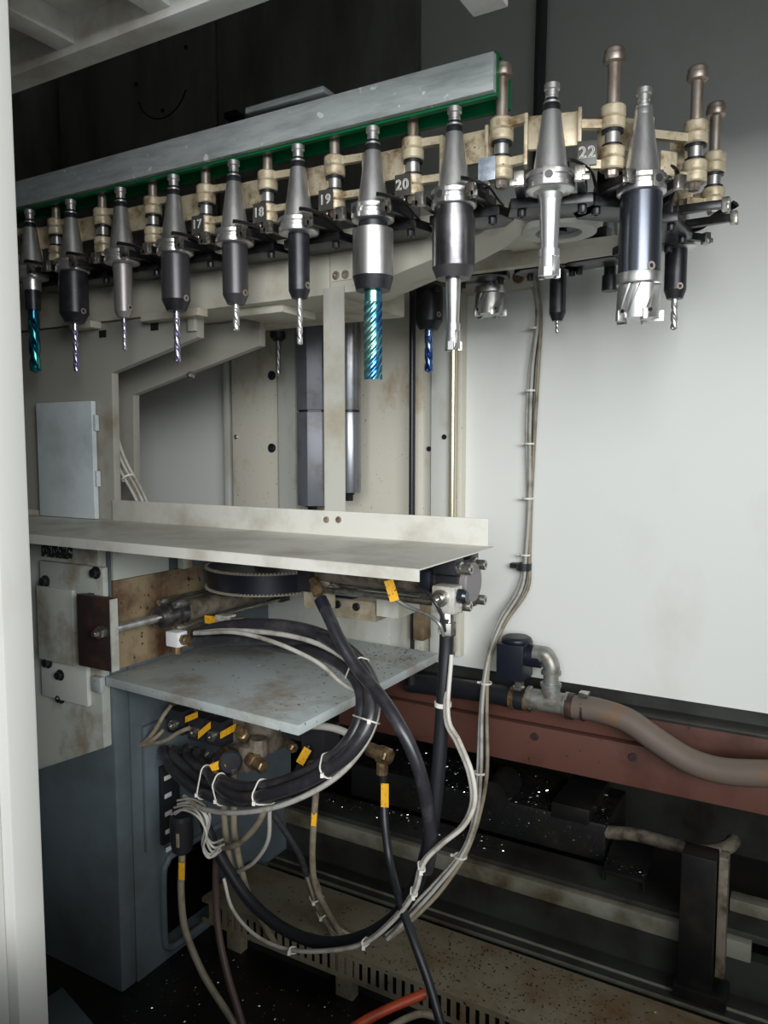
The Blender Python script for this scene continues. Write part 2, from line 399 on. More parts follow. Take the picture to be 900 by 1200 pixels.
def weight_bar(ua, ub, y, zt, zb, zj, m, label, seg):
    cx = (ua+ub)/2; r = (ub-ua)/2
    t = thing('counterweight_bar', label, 'bar', (cx, y, zb), 0, 'bars beside the hanging post')
    put('upper_bar', B(lt([(r, zj+.004), (r, zt)], (cx, y, 0), 'z', seg, .2)), m, t, .002)
    put('lower_bar', B(lt([(r, zb), (r, zj-.004)], (cx, y, 0), 'z', seg, .2)), m, t, .002)
    put('joint', B(lt([(r*.9, zj-.004), (r*.9, zj+.004)], (cx, y, 0), 'z', seg, .2)), 'black', t)
    put('wall_clamp', B(bx((cx-.02, y, 2.262), (cx+.02, 2.4395, 2.286))), 'frame', t)
    put('foot_nut', B(lt([(.02, zb-.03), (.02, zb-.008), (.026, zb-.008), (.026, zb)], (cx-r*.2, y, 0), 'z', 6)), 'black', t, .002)
weight_bar(-1.7154, -1.5744, 2.34, 2.3, 1.4329, 1.7776, 'weightdark', 'dark grey faceted bar left of the hanging post', 8)
weight_bar(-1.5061, -1.4278, 2.30, 2.3, 1.4869, 1.7727, 'weight', 'bright round bar right of the hanging post', 28)
o = put('guide_rod', B(lt([(.011, .80), (.011, 2.2)], (-1.2608, 2.38, 0), 'z', 14), lt([(.014, .80), (.014, .86)], (-1.2608, 2.38, 0), 'z', 14)), 'cap')
tag(o, 'thin black vertical rod in front of the stained column', 'rod')
o = put('brass_tube', B(lt([(.0135, .93), (.0135, 2.15)], (-1.1243, 2.42, 0), 'z', 16), lt([(.018, .93), (.018, .98)], (-1.1243, 2.42, 0), 'z', 16)), 'brasstube')
tag(o, 'pale brass vertical tube at the right edge of the column', 'tube')
wbk = thing('wall_bracket', 'tan angle bracket with a bolt under the magazine end', 'bracket', (-0.985, 2.46, 2.1565))
put('bracket_plate', B(bx((-1.1482, 2.46, 2.1694), (-0.8584, 2.499, 2.2425))), 'beam', wbk, .004)
p = (-0.9079, 2.46, 2.2041)
put('bolt', B(lt([(.020, 0), (.020, .008), (.012, .008), (.012, .02), (.009, .022)], p, (0,-1,0), 12)), 'brass', wbk)

# cables clipped to the white wall and dropping to the bed
cb = thing('cable_bundle', 'bundle of grey cables clipped down the white wall', 'cables', (-0.8752, 2.47, 1.2409))
bpts = [(-0.8619, 2.47, 2.2147), (-0.8438, 2.475, 2.0768), (-0.8584, 2.475, 1.9116), (-0.8639, 2.475, 1.7152), (-0.863, 2.475, 1.4872), (-0.8706, 2.472, 1.2847), (-0.8795, 2.46, 1.169), (-0.9359, 2.42, 1.053), (-0.9594, 2.36, 0.9315), (-0.9511, 2.3, 0.7895), (-0.9186, 2.22, 0.623), (-0.8814, 2.1, 0.5412), (-0.8699, 1.98, 0.4786), (-0.9038, 1.88, 0.4157), (-0.9355, 1.8, 0.3731), (-0.9968, 1.75, 0.2994)]
for du, dy, r, m in ((-.010, 0, .0055, 'cable'), (.002, -.012, .006, 'cable'), (.013, -.004, .0065, 'oldcable'), (.0, .008, .005, 'cap')):
    wob = [(p[0]+du*(1+.5*math.sin(k*1.7+du*300)), p[1]+dy, p[2]) for k, p in enumerate(bpts)]
    put('cable', B(tb(wob, r, seg=8, sub=5)), m, cb)
for u, v, y in [(-0.8573, 2.474, 2.0364), (-0.8656, 2.474, 1.8335), (-0.8656, 2.474, 1.6585), (-0.8685, 2.474, 1.4756), (-0.8729, 2.47, 1.2848), (-0.9524, 2.33, 0.8675), (-0.9202, 2.21, 0.6123), (-0.8744, 1.96, 0.4662)]:
    put('zip_tie', B(rg(.017, .0195, -.003, .003, c=(u, v-.002, y), seg=18), bx((u-.028, v-.012, y-.003), (u-.018, v-.006, y+.003))), 'tie', cb)
p = (-0.8765, 2.465, 1.2444)
put('clip', B(rg(.017, .026, -.012, .012, c=(p[0], p[1], p[2]), seg=20), bx((p[0]-.05, p[1]+.0, p[2]-.008), (p[0]-.02, p[1]+.03, p[2]+.008))), 'cap', cb)

# ---------------------------------------------------------------- magazine frame
mf = thing('magazine_frame', 'pale cast magazine beam with a bearing ring at its end', 'frame', (-1.6, 1.9, 2.045))
put('beam', B(bx((-3.1, 1.705, 2.045), (-1.15, 2.122, 2.208))), 'beam', mf, .008)
put('beam_arm', B(pr([(-1.15, 2.045), (-1.06, 2.045), (-.93, 2.080), (-.83, 2.104), (-.72, 2.145), (-.66, 2.186), (-.66, 2.208), (-1.15, 2.208)], 'y', 1.705, 1.86)), 'beam', mf, .008)
put('rear_rail', B(bx((-1.15, 2.085, 2.150), (-.50, 2.119, 2.200)), bx((-.78, 1.86, 2.186), (-.70, 2.085, 2.200))), 'beam', mf, .003)
arc = [(-.60 + .105*math.cos(a), 1.9 + .105*math.sin(a)) for a in [-PI*.62 + k*PI*1.24/14 for k in range(15)]]
put('end_plate', B(pr([(-.80, 1.75)] + arc + [(-.80, 2.05)], 'z', 2.190, 2.206)), 'beam', mf, .003)
put('bearing_ring', B(rg(.056, .092, 2.172, 2.190, c=(-.60, 1.9, 0))), 'pale', mf, .003)
put('bearing_cap', B(lt([(.048, 2.182), (.048, 2.189)], (-.60, 1.9, 0), 'z', 24), lt([(.020, 2.174), (.020, 2.182)], (-.60, 1.9, 0), 'z', 12)), 'blackplate', mf)
for p in [(-1.1251, 1.705, 2.0915), (-1.0961, 1.705, 2.0905)]:
    put('bolt', B(hexbolt(p, (0,-1,0), .011, .008)), 'pin', mf)
put('bolt_pad', B(bx((-1.1418, 1.702, 2.0775), (-1.0735, 1.706, 2.1024))), 'beam', mf)

def gusset(name, poly, y0, y1, label):
    t = thing(name, label, 'bracket', (poly[0][0], y0, 1.38), 0, 'gusset plates under the magazine beam')
    put('gusset_plate', B(pr(poly, 'y', y0, y1)), 'gusset', t, .002)
    return t
gf = gusset('gusset_bracket', [(-2.95, 2.040), (-1.61, 2.040), (-1.612, 1.968), (-1.981, 1.882), (-1.985, 1.4825), (-1.985, 1.3), (-2.95, 1.3)], 1.703, 1.73, 'front grey gusset bracket with a sloping arm under the beam')
gr = gusset('gusset_bracket', [(-2.95, 2.040), (-1.54, 2.040), (-1.542, 1.961), (-2.105, 1.828), (-2.118, 1.3), (-2.95, 1.3)], 1.90, 1.928, 'rear grey gusset bracket seen behind the front one')
for p in [(-1.8273, 1.9, 1.8825), (-2.1958, 1.9, 1.8186)]:
    put('bolt', B(lt([(.014, 0), (.013, .01), (.006, .02)], p, (0,-1,0), 10)), 'nickel' if p[0] > -2 else 'pale', gr)
put('arm_stop', B(bx((-1.64, 1.69, 1.985), (-1.612, 1.703, 2.04))), 'frame', gf, .002)
put('square_hole', B(bx((-1.80, 1.6995, 2.0), (-1.77, 1.7035, 2.022))), 'void', gf)
put('square_hole', B(bx((-2.03, 1.6995, 1.995), (-2.0, 1.7035, 2.017))), 'void', gf)
for lo, hi, lb in (((-1.80, 1.66, 2.022), (-1.57, 1.7025, 2.044), 'a'), ((-1.50, 1.74, 2.022), (-1.33, 1.90, 2.0445), 'b'), ((-2.12, 1.66, 2.022), (-2.02, 1.7025, 2.044), 'c')):
    put('spacer_pad', B(bx(lo, hi)), 'beam', gf if lb != 'b' else gr, .003)

# guide rail above the chain
rl = thing('guide_rail', 'long aluminium guide rail lined with green plastic above the tool chain', 'rail', (-1.6, 1.535, 2.379))
put('front_bar', B(bx((-2.95, 1.535, 2.379), (-.628, 1.552, 2.455))), 'alu', rl, .0015)
put('green_liner', B(bx((-2.95, 1.5525, 2.374), (-.628, 1.568, 2.450)), bx((-2.95, 1.5535, 2.457), (-.628, 1.638, 2.464)), bx((-2.95, 1.5535, 2.450), (-.628, 1.566, 2.457)), bx((-2.95, 1.625, 2.374), (-.628, 1.638, 2.457))), 'green', rl)
put('top_plate', B(bx((-1.29, 1.545, 2.4725), (-1.055, 1.60, 2.487))), 'alu', rl, .002)

# ---------------------------------------------------------------- chain links and tools
TOOLS = {'t0': (-2.135, 1.543, [(0.0261, 2.1834), (0.0262, 2.1274), (0.0223, 2.1249), (0.0223, 2.0661)], ('drill', 2.0661, 1.8745, 0.0171), None), 't1': (-1.9462, 1.543, [(0.0413, 2.1918), (0.0417, 2.0399), (0.0265, 2.0127)], ('drill', 2.0127, 1.8681, 0.0082), 2.044), 't2': (-1.7378, 1.543, [(0.0263, 2.1837), (0.0239, 2.1674), (0.0241, 2.0269), (0.0169, 2.0104)], ('drill', 2.0104, 1.9179, 0.0058), 2.0373), 't3': (-1.5352, 1.543, [(0.0376, 2.1791), (0.0379, 2.041), (0.0253, 2.0118)], ('drill', 2.0118, 1.8736, 0.0092), 2.0429), 't4': (-1.3279, 1.543, [(0.0325, 2.1742), (0.0327, 2.0344), (0.0218, 2.011)], ('drill', 2.011, 1.9424, 0.0087), 2.0367), 't5': (-1.1278, 1.543, [(0.0257, 2.1799), (0.0259, 2.0252), (0.0186, 2.007)], ('drill', 2.007, 1.8948, 0.0072), 2.0355), 't6': (-0.9199, 1.543, [(0.0329, 2.1848), (0.033, 2.1415), (0.0466, 2.1396), (0.0469, 2.0351), (0.0391, 2.0045)], ('endmill', 2.0045, 1.8034, 0.0215), None), 't7': (-0.7181, 1.543, [(0.042, 2.169), (0.0421, 2.1369), (0.0458, 2.1352), (0.046, 2.0331), (0.0368, 2.0097)], ('insert', 2.0097, 1.8571, 0.0166), None), 't8': (-0.5061, 1.543, [(0.0342, 2.163), (0.0257, 2.1531), (0.0206, 2.1364)], ('insert', 2.1364, 1.9887, 0.0214), None), 't9': (-0.3518, 1.654, [(0.0415, 2.1624), (0.0419, 1.9994)], ('face', 1.9994, 1.9049, 0.0445), 2.0096), 't10': (-0.3646, 2.147, [(0.0276, 2.2232), (0.0277, 2.0543), (0.02, 2.0325)], ('drill', 2.0325, 1.9515, 0.0089), 2.0603), 'b4': (-0.5588, 2.249, [(0.0169, 2.2099), (0.0169, 2.1343), (0.0218, 2.1319), (0.0218, 2.0891)], ('none', 2.0891, 2.0868, 0.0097), None), 'b5': (-0.7158, 2.27, [(0.0239, 2.2096), (0.0241, 2.0437), (0.0152, 2.0212)], ('drill', 2.0212, 1.9838, 0.0057), None), 'b6': (-0.9305, 2.27, [(0.0395, 2.2356), (0.0396, 2.2047), (0.0343, 2.2021), (0.0344, 2.14)], ('face', 2.14, 2.0516, 0.0476), None), 'b7': (-1.1422, 2.27, [(0.0455, 2.2128), (0.0457, 2.0529), (0.0305, 2.0257)], ('drill', 2.0257, 1.8886, 0.0139), 2.0708), 'b8': (-1.7574, 2.27, [(0.0202, 2.1599), (0.0202, 2.0684), (0.028, 2.0654), (0.028, 2.0439), (0.0156, 2.0317)], ('drill', 2.0317, 1.9086, 0.0093), None)}
PINS = {'t0': (-2.042, 1.594), 't1': (-1.853, 1.594), 't2': (-1.6666, 1.594), 't3': (-1.4687, 1.594), 't4': (-1.2605, 1.594), 't5': (-1.057, 1.594), 't6': (-.8446, 1.594), 't7': (-.6313, 1.594), 't8': (-.4115, 1.65), 't9': (-.276, 1.816), 'e2': (-.264, 2.024), 't10': (-.46, 2.19)}
PINS['t0'] = (-2.08, 1.594); PINS['t1'] = (-1.8731, 1.594)
def digits(txt, h, parent, c, m='digit'):
    cu = bpy.data.curves.new('digits', 'FONT'); cu.body = txt; cu.size = h; cu.align_x = 'CENTER'; cu.align_y = 'CENTER'
    cu.fill_mode = 'NONE'; cu.bevel_depth = .0008; cu.bevel_resolution = 0; cu.resolution_u = 4
    cu.space_character = 1.12
    tmp = bpy.data.objects.new('tmp_text', cu); COL.objects.link(tmp)
    dg = bpy.context.evaluated_depsgraph_get(); dg.update()
    me = bpy.data.meshes.new_from_object(tmp.evaluated_get(dg)); bpy.data.objects.remove(tmp)
    me.transform(Matrix.Translation(c) @ Matrix.Rotation(PI/2, 4, 'X'))
    me.materials.clear(); me.materials.append(M[m])
    o = bpy.data.objects.new('number', me); COL.objects.link(o); o.parent = parent
    return o

ZB = 2.13
def station(key, tx, ty, phi, label, pr_, pl_, num=None, nmat='numplate', full=True):
    t = thing('chain_link', label, 'chain link', (tx, ty, ZB), phi, 'links of the tool chain')
    inv = XF[t.name].inverted()
    def loc(p): return (inv @ Vector((p[0], p[1], ZB))).to_2d()
    def Z(z): return z - ZB
    W_ = dict(world=False)
    put('gripper_base', B(pr([(-.084, .050), (.084, .050), (.096, .11), (.06, .150), (-.06, .150), (-.096, .11)], 'z', Z(2.146), Z(2.168))), 'blackplate', t, .003, **W_)
    put('support_post', B(bx((-.034, .072, Z(2.168)), (.034, .115, Z(2.240)))), 'blackplate', t, .003, **W_)
    for sx in (-1, 1):
        put('bolt', B(hexbolt((sx*.062, .068, Z(2.146)), (0,0,-1), .0095, .014)), 'black', t, **W_)
    if not full: return t
    put('link_plate', B(bx((-.056, .066, Z(2.268)), (.056, .078, Z(2.336))), bx((-.058, .046, Z(2.232)), (-.050, .078, Z(2.336))), bx((.050, .046, Z(2.232)), (.058, .078, Z(2.336)))), 'link', t, .002, **W_)
    def ear(pin, sx, z0, z1):
        p = loc(pin); a = Vector((sx*.054, .062)); d = (p - a); n = Vector((-d.y, d.x)).normalized()*.007
        q = [a+n, a-n, p-n, p+n]
        put('ear', B(pr([(k.x, k.y) for k in q], 'z', Z(z0+.003), Z(z1-.003)), lt([(.023, Z(z0)), (.0255, Z(z0+.003)), (.0255, Z(z1-.003)), (.023, Z(z1))], (p.x, p.y, 0), 'z', 20)), 'link', t, **W_)
    if pr_:
        ear(pr_, 1, 2.2945, 2.3175); ear(pr_, 1, 2.2145, 2.2375)
        p = loc(pr_)
        put('pin', B(lt([(.0125, Z(2.205)), (.0125, Z(2.43))], (p.x, p.y, 0), 'z', 18)), 'pin', t, **W_)
        put('pin_cap', B(lt([(.0125, Z(2.424)), (.021, Z(2.427)), (.0225, Z(2.431)), (.0225, Z(2.440)), (.0205, Z(2.442)), (.0205, Z(2.450)), (.017, Z(2.455)), (0, Z(2.455))], (p.x, p.y, 0), 'z', 22)), 'pin', t, **W_)
        put('washer', B(lt([(.022, Z(2.289)), (.022, Z(2.294))], (p.x, p.y, 0), 'z', 20)), 'black', t, **W_)
        put('washer', B(lt([(.021, Z(2.2605)), (.021, Z(2.2655))], (p.x, p.y, 0), 'z', 20)), 'black', t, **W_)
        put('spacer', B(lt([(.0155, Z(2.2655)), (.0155, Z(2.289))], (p.x, p.y, 0), 'z', 18)), 'steel', t, **W_)
        put('nut', B(lt([(.011, Z(2.199)), (.014, Z(2.204)), (.014, Z(2.2145))], (p.x, p.y, 0), 'z', 6)), 'pin', t, **W_)
    if pl_:
        ear(pl_, -1, 2.318, 2.3415); ear(pl_, -1, 2.238, 2.260)
    for sx in (-1, 1):
        j = put('jaw', B(pr([(sx*.052, .055), (sx*.052, -.012), (sx*.050, -.034), (sx*.064, -.040), (sx*.070, .0), (sx*.072, .055)], 'z', Z(2.166), Z(2.184)), bx((min(sx*.052, sx*.072),   .050, Z(2.168)), (max(sx*.052, sx*.072), .064, Z(2.184)))), 'blackplate', t, .002, **W_)
        put('jaw_tip', B(bx((min(sx*.048, sx*.068), -.052, Z(2.160)), (max(sx*.048, sx*.068), -.036, Z(2.188))), bx((min(sx*.060, sx*.076), -.052, Z(2.160)), (max(sx*.060, sx*.076), -.046, Z(2.172)))), 'nickel', j, .0015, **W_)
    put('spring_lever', B(tb([(.038, -.050, Z(2.200)), (.050, -.042, Z(2.199)), (.066, -.024, Z(2.196)), (.080, .0, Z(2.190)), (.088, .03, Z(2.172)), (.090, .055, Z(2.166))], lambda s: .0095*(1-.35*s), seg=8, flat=.35)), 'blackplate', t, **W_)
    if num is not None:
        q = put('number_plate', B(bx((.051, .010, Z(2.207)), (.089, .016, Z(2.255)))), nmat, t, .001, **W_)
        if num: digits(num, .031, q, (.070, .0095, Z(2.231)))
        put('plate_screw', B(hexbolt((.070, .012, Z(2.199)), (0,-1,0), .008, .005)), 'nickel', t, **W_)
    return t

keys = ['t0','t1','t2','t3','t4','t5','t6','t7','t8','t9']
phis = {'t8': math.radians(15), 't9': math.radians(46)}
lab = {'t0': 'leftmost chain link, half hidden beside the door post', 't1': 'second chain link from the door post, behind a black holder',
       't2': 'chain link behind the slim matt grey tool holder', 't3': 'chain link with number plate 17 beside the long violet drill holder', 't4': 'chain link with number plate 18 beside the stubby drill holder',
       't5': 'chain link with number plate 19 beside the slim black holder', 't6': 'chain link with number plate 20 beside the big end mill chuck', 't7': 'chain link with a blank shiny plate below the rail end',
       't8': 'chain link with number plate 22 beside the all steel holder', 't9': 'chain link behind the large gunmetal face mill holder'}
nums = {'t3': '17', 't4': '18', 't5': '19', 't6': '20', 't7': '', 't8': '22', 't9': ''}
prev = (-2.285, 1.594)
for k in keys:
    x, y = TOOLS[k][:2]
    station(k, x, y, phis.get(k, 0), lab[k], PINS[k], prev, nums.get(k), {'t7': 'numblank', 't9': 'link'}.get(k, 'numplate'))
    prev = PINS[k]
station('e2', -.258, 1.92, math.radians(88), 'empty chain link gripper at the rightmost turn of the chain', PINS['e2'], prev)
station('t10', TOOLS['t10'][0], TOOLS['t10'][1], math.radians(135), 'chain link on the far side above the rightmost drill', None, PINS['e2'])
station('b4', TOOLS['b4'][0], TOOLS['b4'][1], math.radians(172), 'far side gripper base above the stubby black chuck', None, None, full=False)
for k, lb in (('b5', 'far side gripper base above the slim black holder'), ('b6', 'far side gripper base above the small face mill'), ('b7', 'far side gripper base above the blue drill')):
    station(k, TOOLS[k][0], TOOLS[k][1], PI, lb, None, None, full=False)

def drill_sec(R):
    return lambda a: R*(0.50 + 0.50*min(1.0, abs(math.cos(a))**0.7*1.15))
def mill_sec(R, n):
    def f(a):
        t = (a*n/(2*PI)) % 1.0
        return R*(1.0 if t < .22 else 0.80 + 0.20*abs((t-.22)/.78*2-1)**1.6*(1 if t > .6 else .7))
    return f

def cutter(t, kind, z0, z1, r, m):
    """z0 top, z1 bottom, in the tool's own frame"""
    W_ = dict(world=False); L = z0 - z1
    if kind == 'drill':
        o = bmesh.new(); add_lathe(o, [(r*.95, z0-L*.14), (r*.95, z0+.01)], seg=16)
        add_twist(o, drill_sec(r), z0-L*.12, z1+r*.5, max(1.0, L/(r*9.0)), max(24, int(L/(r*9.0)*18)), 20, tip=r*.5)
        put('drill_bit', o, m, t, smooth=1.1, **W_)
    elif kind == 'endmill':
        o = bmesh.new(); add_lathe(o, [(r*.97, z0-.026), (r*.97, z0+.01)], seg=28)
        add_twist(o, mill_sec(r, 7), z0-.020, z1, -1.25, 64, 84)
        put('end_mill', o, m, t, smooth=.9, **W_)
    elif kind == 'insert':
        n = z0 - L*.62
        o = bmesh.new(); add_lathe(o, [(r*.80, n), (r*1.0, z0-.004), (r*1.04, z0+.004)], seg=26)
        s = put('shank', o, m, t, **W_)
        o = bmesh.new()
        sec = lambda a: r*(1.0 if (a*3/(2*PI)) % 1.0 < .55 else .62)
        add_lathe(o, [(r*.95, n-L*.10), (r*.98, n)], seg=26)
        add_twist(o, sec, n-L*.08, z1+.004, -.12, 8, 60)
        h = put('cutter_head', o, m, t, smooth=.6, **W_)
        for k in range(3):
            a = 2*PI*(k/3+.62/3) - .6
            put('insert', B(lambda bm: add_obox(bm, (math.cos(a)*r*.86, math.sin(a)*r*.86, z1+.010), (.008, .012, .018), Matrix.Rotation(a, 3, 'Z'))), 'ground', h, **W_)
    elif kind == 'face':
        o = bmesh.new(); add_lathe(o, [(r*.98, z0-L*.22), (r*1.0, z0-L*.18), (r*1.0, z0+.002)], seg=36)
        put('adapter_ring', o, m, t, .0015, **W_)
        def sec(a):
            q = (a*5/(2*PI)) % 1.0
            return r*(.97 if q < .60 else .97-.42*math.sin((q-.60)/.40*PI))
        o = bmesh.new(); add_lathe(o, [(r*.72, z1+.006), (r*.72, z0-L*.20), (r*.90, z0-L*.2)], seg=30)
        add_twist(o, sec, z0-L*.24, z1+.005, -.10, 10, 90)
        h = put('cutter_head', o, m, t, smooth=.6, **W_)
        for k in range(5):
            a = 2*PI*(k+.60)/5 - 2*PI*.09
            i_ = put('insert', B(lambda bm: add_obox(bm, (math.cos(a)*r*.90, math.sin(a)*r*.90, z1+.010), (.020, .009, .022), Matrix.Rotation(a, 3, 'Z'))), 'ground', h, .001, **W_)
            add = (math.cos(a+.25)*r*.99, math.sin(a+.25)*r*.99, z1+.018)
            put('insert_screw', B(hexbolt(add, (math.cos(a+.25), math.sin(a+.25), 0), .004, .003)), 'black', h, **W_)

def tool(key, label, body_mats, cut_mat, key_ang=None, ztop=2.366, collar='black'):
    x, y, body, (ck, c0, c1, cr), scr = TOOLS[key]
    FB = 2.160
    t = thing('tool_holder', label, 'tool', (x, y, FB), 0, 'tool holders in the magazine chain')
    W_ = dict(world=False)
    def Z(z): return z - FB
    put('pull_stud', B(lt([(.0165, Z(2.326)), (.0165, Z(2.330)), (.0115, Z(2.333)), (.0115, Z(2.340)), (.0125, Z(2.341)), (.0125, Z(2.352)), (.0155, Z(2.3535)), (.0155, Z(2.364)), (.013, Z(2.366)), (0, Z(2.366))], seg=26)), 'steel', t, **W_)
    put('collar', B(lt([(.0178, Z(2.310)), (.0178, Z(2.322)), (.0160, Z(2.328)), (.012, Z(2.330)), (.012, Z(2.337))], seg=26)), collar, t, **W_)
    put('taper', B(lt([(.0350, Z(2.196)), (.0190, Z(2.306)), (.0180, Z(2.312))], seg=40)), 'steel', t, **W_)
    fl = put('flange', B(lt([(.040, Z(2.157)), (.0475, Z(2.159)), (.0488, Z(2.161)), (.0488, Z(2.171)), (.0445, Z(2.1735)), (.0445, Z(2.180)), (.0488, Z(2.1825)), (.0488, Z(2.191)), (.047, Z(2.193)), (.036, Z(2.1955))], seg=44)), 'steel', t, **W_)
    if key_ang is not None:
        a = key_ang; d = Vector((math.sin(a), -math.cos(a), 0)); c = d*.0475 + Vector((0, 0, Z(2.176)))
        mtx = Matrix.Rotation(a, 3, 'Z')
        put('drive_key', B(lambda bm: add_obox(bm, c, (.024, .010, .033), mtx)), 'ground', fl, .001, **W_)
        put('key_hole', B(lt([(.008, 0), (.008, .0012)], tuple(c + d*.0048), tuple(d), 18)), 'darkgrey', fl, **W_)
    # body sections below the flange
    segs = []; cur = [body[0]]
    for a, b in zip(body, body[1:]):
        if abs(a[1]-b[1]) < .0045 and abs(a[0]-b[0]) > .001: segs.append(cur); cur = [b]
        elif a[0]-b[0] > .003 and len(cur) > 1: segs.append(cur); cur = [a, b]
        else: cur.append(b)
    segs.append(cur)
    top = True
    for i, s in enumerate(segs):
        m = body_mats[min(i, len(body_mats)-1)]
        pf = [(r, Z(z)) for r, z in s]
        if top: pf = [(pf[0][0], Z(2.1575))] + [q for q in pf if q[1] < Z(2.156)]; top = False
        if len(pf) == 1: pf.append((pf[0][0], pf[0][1]-.004))
        if i < len(segs)-1: pf.append((pf[-1][0], Z(segs[i+1][0][1])))
        pf = [pf[0]] + [q for k, q in enumerate(pf[1:]) if q[1] < pf[k][1]+1e-6]
        put(('nose_ring' if s[0][0]-s[-1][0] > .003 and i else 'chuck_body') if i else 'holder_body', B(lt(list(reversed(pf)), seg=44)), m, t, smooth=.2, **W_)
    if scr:
        zs = Z(scr); r0 = max(r for r, z in body)
        sa = math.radians({'t9': -45, 't10': -56, 'b7': -20}.get(key, -2)); d = Vector((math.cos(sa), math.sin(sa), 0))
        p = d*(r0-.002) + Vector((0, 0, zs))
        put('set_screw', B(rg(.0045, .0085, 0, .003, c=tuple(p), axis=tuple(d), seg=16), lt([(.0045, 0), (.0045, .0012)], tuple(p), tuple(d), 12)), 'pin', t, **W_)
        put('screw_socket', B(lt([(.0045, .0012), (.0045, .0016)], tuple(p), tuple(d), 6)), 'void', t, **W_)
    if ck != 'none': cutter(t, ck, Z(c0), Z(c1), cr, M[cut_mat])
    return t

tool('t0', 'slim chrome tool holder with a thick teal drill by the door post', ['steel', 'black'], 'tealdark')
tool('t1', 'wide black tool holder with a plain steel drill, second from the door post', ['black'], 'violet')
tool('t2', 'slim matt grey tool holder with a thin short drill', ['midgrey'], 'violet')
tool('t3', 'wide dark grey tool holder with a long violet tinted drill', ['darkgrey', 'black'], 'violet')
tool('t4', 'dark grey tool holder with a short stubby drill beside plate 18', ['darkgrey'], 'steel')
tool('t5', 'slim black tool holder with a plain steel drill beside plate 19', ['black'], 'steel')
tool('t6', 'wide bright steel chuck holding a large blue green fluted end mill', ['black', 'ground', 'black'], 'teal', math.radians(-22))
tool('t7', 'wide smoked steel chuck with a long insert cutter below the rail end', ['smoke', 'smoke', 'darkgrey'], 'ground', math.radians(-10))
tool('t8', 'all steel tool holder with a slender insert mill beside plate 22', ['steel'], 'steel', math.radians(15))
tool('t9', 'large gunmetal tool holder with a wide face mill at the chain turn', ['gun'], 'ground', math.radians(50), collar='steel')
tool('t10', 'slim black tool holder with a drill, rightmost on the chain', ['black'], 'steel')
tool('b4', 'stubby black chuck half hidden behind the large face mill holder', ['black'], 'black')
tool('b5', 'slim black holder with a tiny drill on the far side of the chain', ['black'], 'steel')
tool('b6', 'small bright face mill on the far side of the chain', ['black', 'steel'], 'ground')
tool('b7', 'wide black holder with a short blue drill on the far side', ['black'], 'blue')
tool('b8', 'small chrome chuck with a long thin drill behind the gusset arm', ['steel', 'darkgrey'], 'steel')

# ---------------------------------------------------------------- hanging tray
tr = thing('drip_tray', 'long grey sheet metal drip tray below the tool row', 'tray', (-1.5, 1.5, 1.3875))
put('tray_pan', B(pr([(1.310, 1.3875), (1.313, 1.3875), (1.313, 1.4095), (1.699, 1.4095), (1.699, 1.4125), (1.312, 1.4125), (1.310, 1.4105)], 'x', -2.43, -.678)), 'tray', tr)
put('back_flange', B(bx((-1.988, 1.6955, 1.4125), (-.693, 1.699, 1.4785))), 'tray', tr, .001)
put('end_flange', B(bx((-2.43, 1.6955, 1.4125), (-2.25, 1.699, 1.43))), 'tray', tr)
for p in [(-1.1556, 1.6955, 1.4543), (-1.1174, 1.6955, 1.4561)]:
    put('bolt', B(lt([(.009, 0), (.0085, .003), (.004, .004), (.004, .002), (0, .002)], p, (0,-1,0), 16)), 'pin', tr)
hp = thing('hanging_post', 'flat grey post hanging from the beam to the tray', 'post', (-1.133, 1.70, 1.4125))
put('post_face', B(bx((-1.165, 1.6995, 1.418), (-1.101, 1.7022, 2.0585))), 'frame', hp)
put('post_side', B(bx((-1.1035, 1.7022, 1.418), (-1.101, 1.7035, 2.0585)), bx((-1.165, 1.6995, 2.0585), (-1.101, 1.7045, 2.061))), 'frame', hp)
sp = thing('side_box', 'pale rectangular cover standing on the left end of the tray', 'cover', (-2.12, 1.66, 1.413))
put('cover', B(bx((-2.3312, 1.68, 1.414), (-2.0537, 1.698, 1.7954))), 'coverpaint', sp, .003)
for z in (1.52, 1.70):
    put('tab', B(bx((-2.0537, 1.684, z), (-2.0416, 1.698, z+.05))), 'coverpaint', sp, .001)
wires = thing('wire_bundle', 'pale wires tied behind the front gusset bracket', 'wires', (-1.9716, 1.8, 1.4806))
for k in range(4):
    put('wire', B(tb([(x+.010*(k-1.5), y+.006*(k % 2), z+.006*k) for x, y, z in [(-2.1135, 1.8, 1.7162), (-2.0839, 1.8, 1.6299), (-2.0493, 1.8, 1.5671), (-1.9989, 1.8, 1.5025), (-1.9686, 1.8, 1.4552), (-1.9465, 1.8, 1.405)]], .0055, seg=8)), 'whitecable', wires)
p = (-2.0297, 1.8, 1.5446)
put('zip_tie', B(rg(.020, .023, -.003, .003, c=p, axis=(.5, 0, -.8), seg=16)), 'tie', wires)

# chips lying on the tray
def chips(bm, n, fn, s0, s1):
    for _ in range(n):
        p = Vector(fn()); s = random.uniform(s0, s1)
        R_ = Matrix.Rotation(random.uniform(0, 6.28), 3, 'Z') @ Matrix.Rotation(random.uniform(-.9, .9), 3, 'X')
        v = [bm.verts.new(p + R_ @ Vector(q)*s + Vector((0, 0, s*.4))) for q in ((-1, -.3, 0), (1, -.4, .2), (.8, .4, .5), (-.9, .3, .1))]
        bm.faces.new(v); bm.faces.new((v[0], v[2], v[1])) if False else None
def stuff(name, bm, m, label, cat):
    o = put(name, bm, m); tag(o, label, cat); o['kind'] = 'stuff'; return o

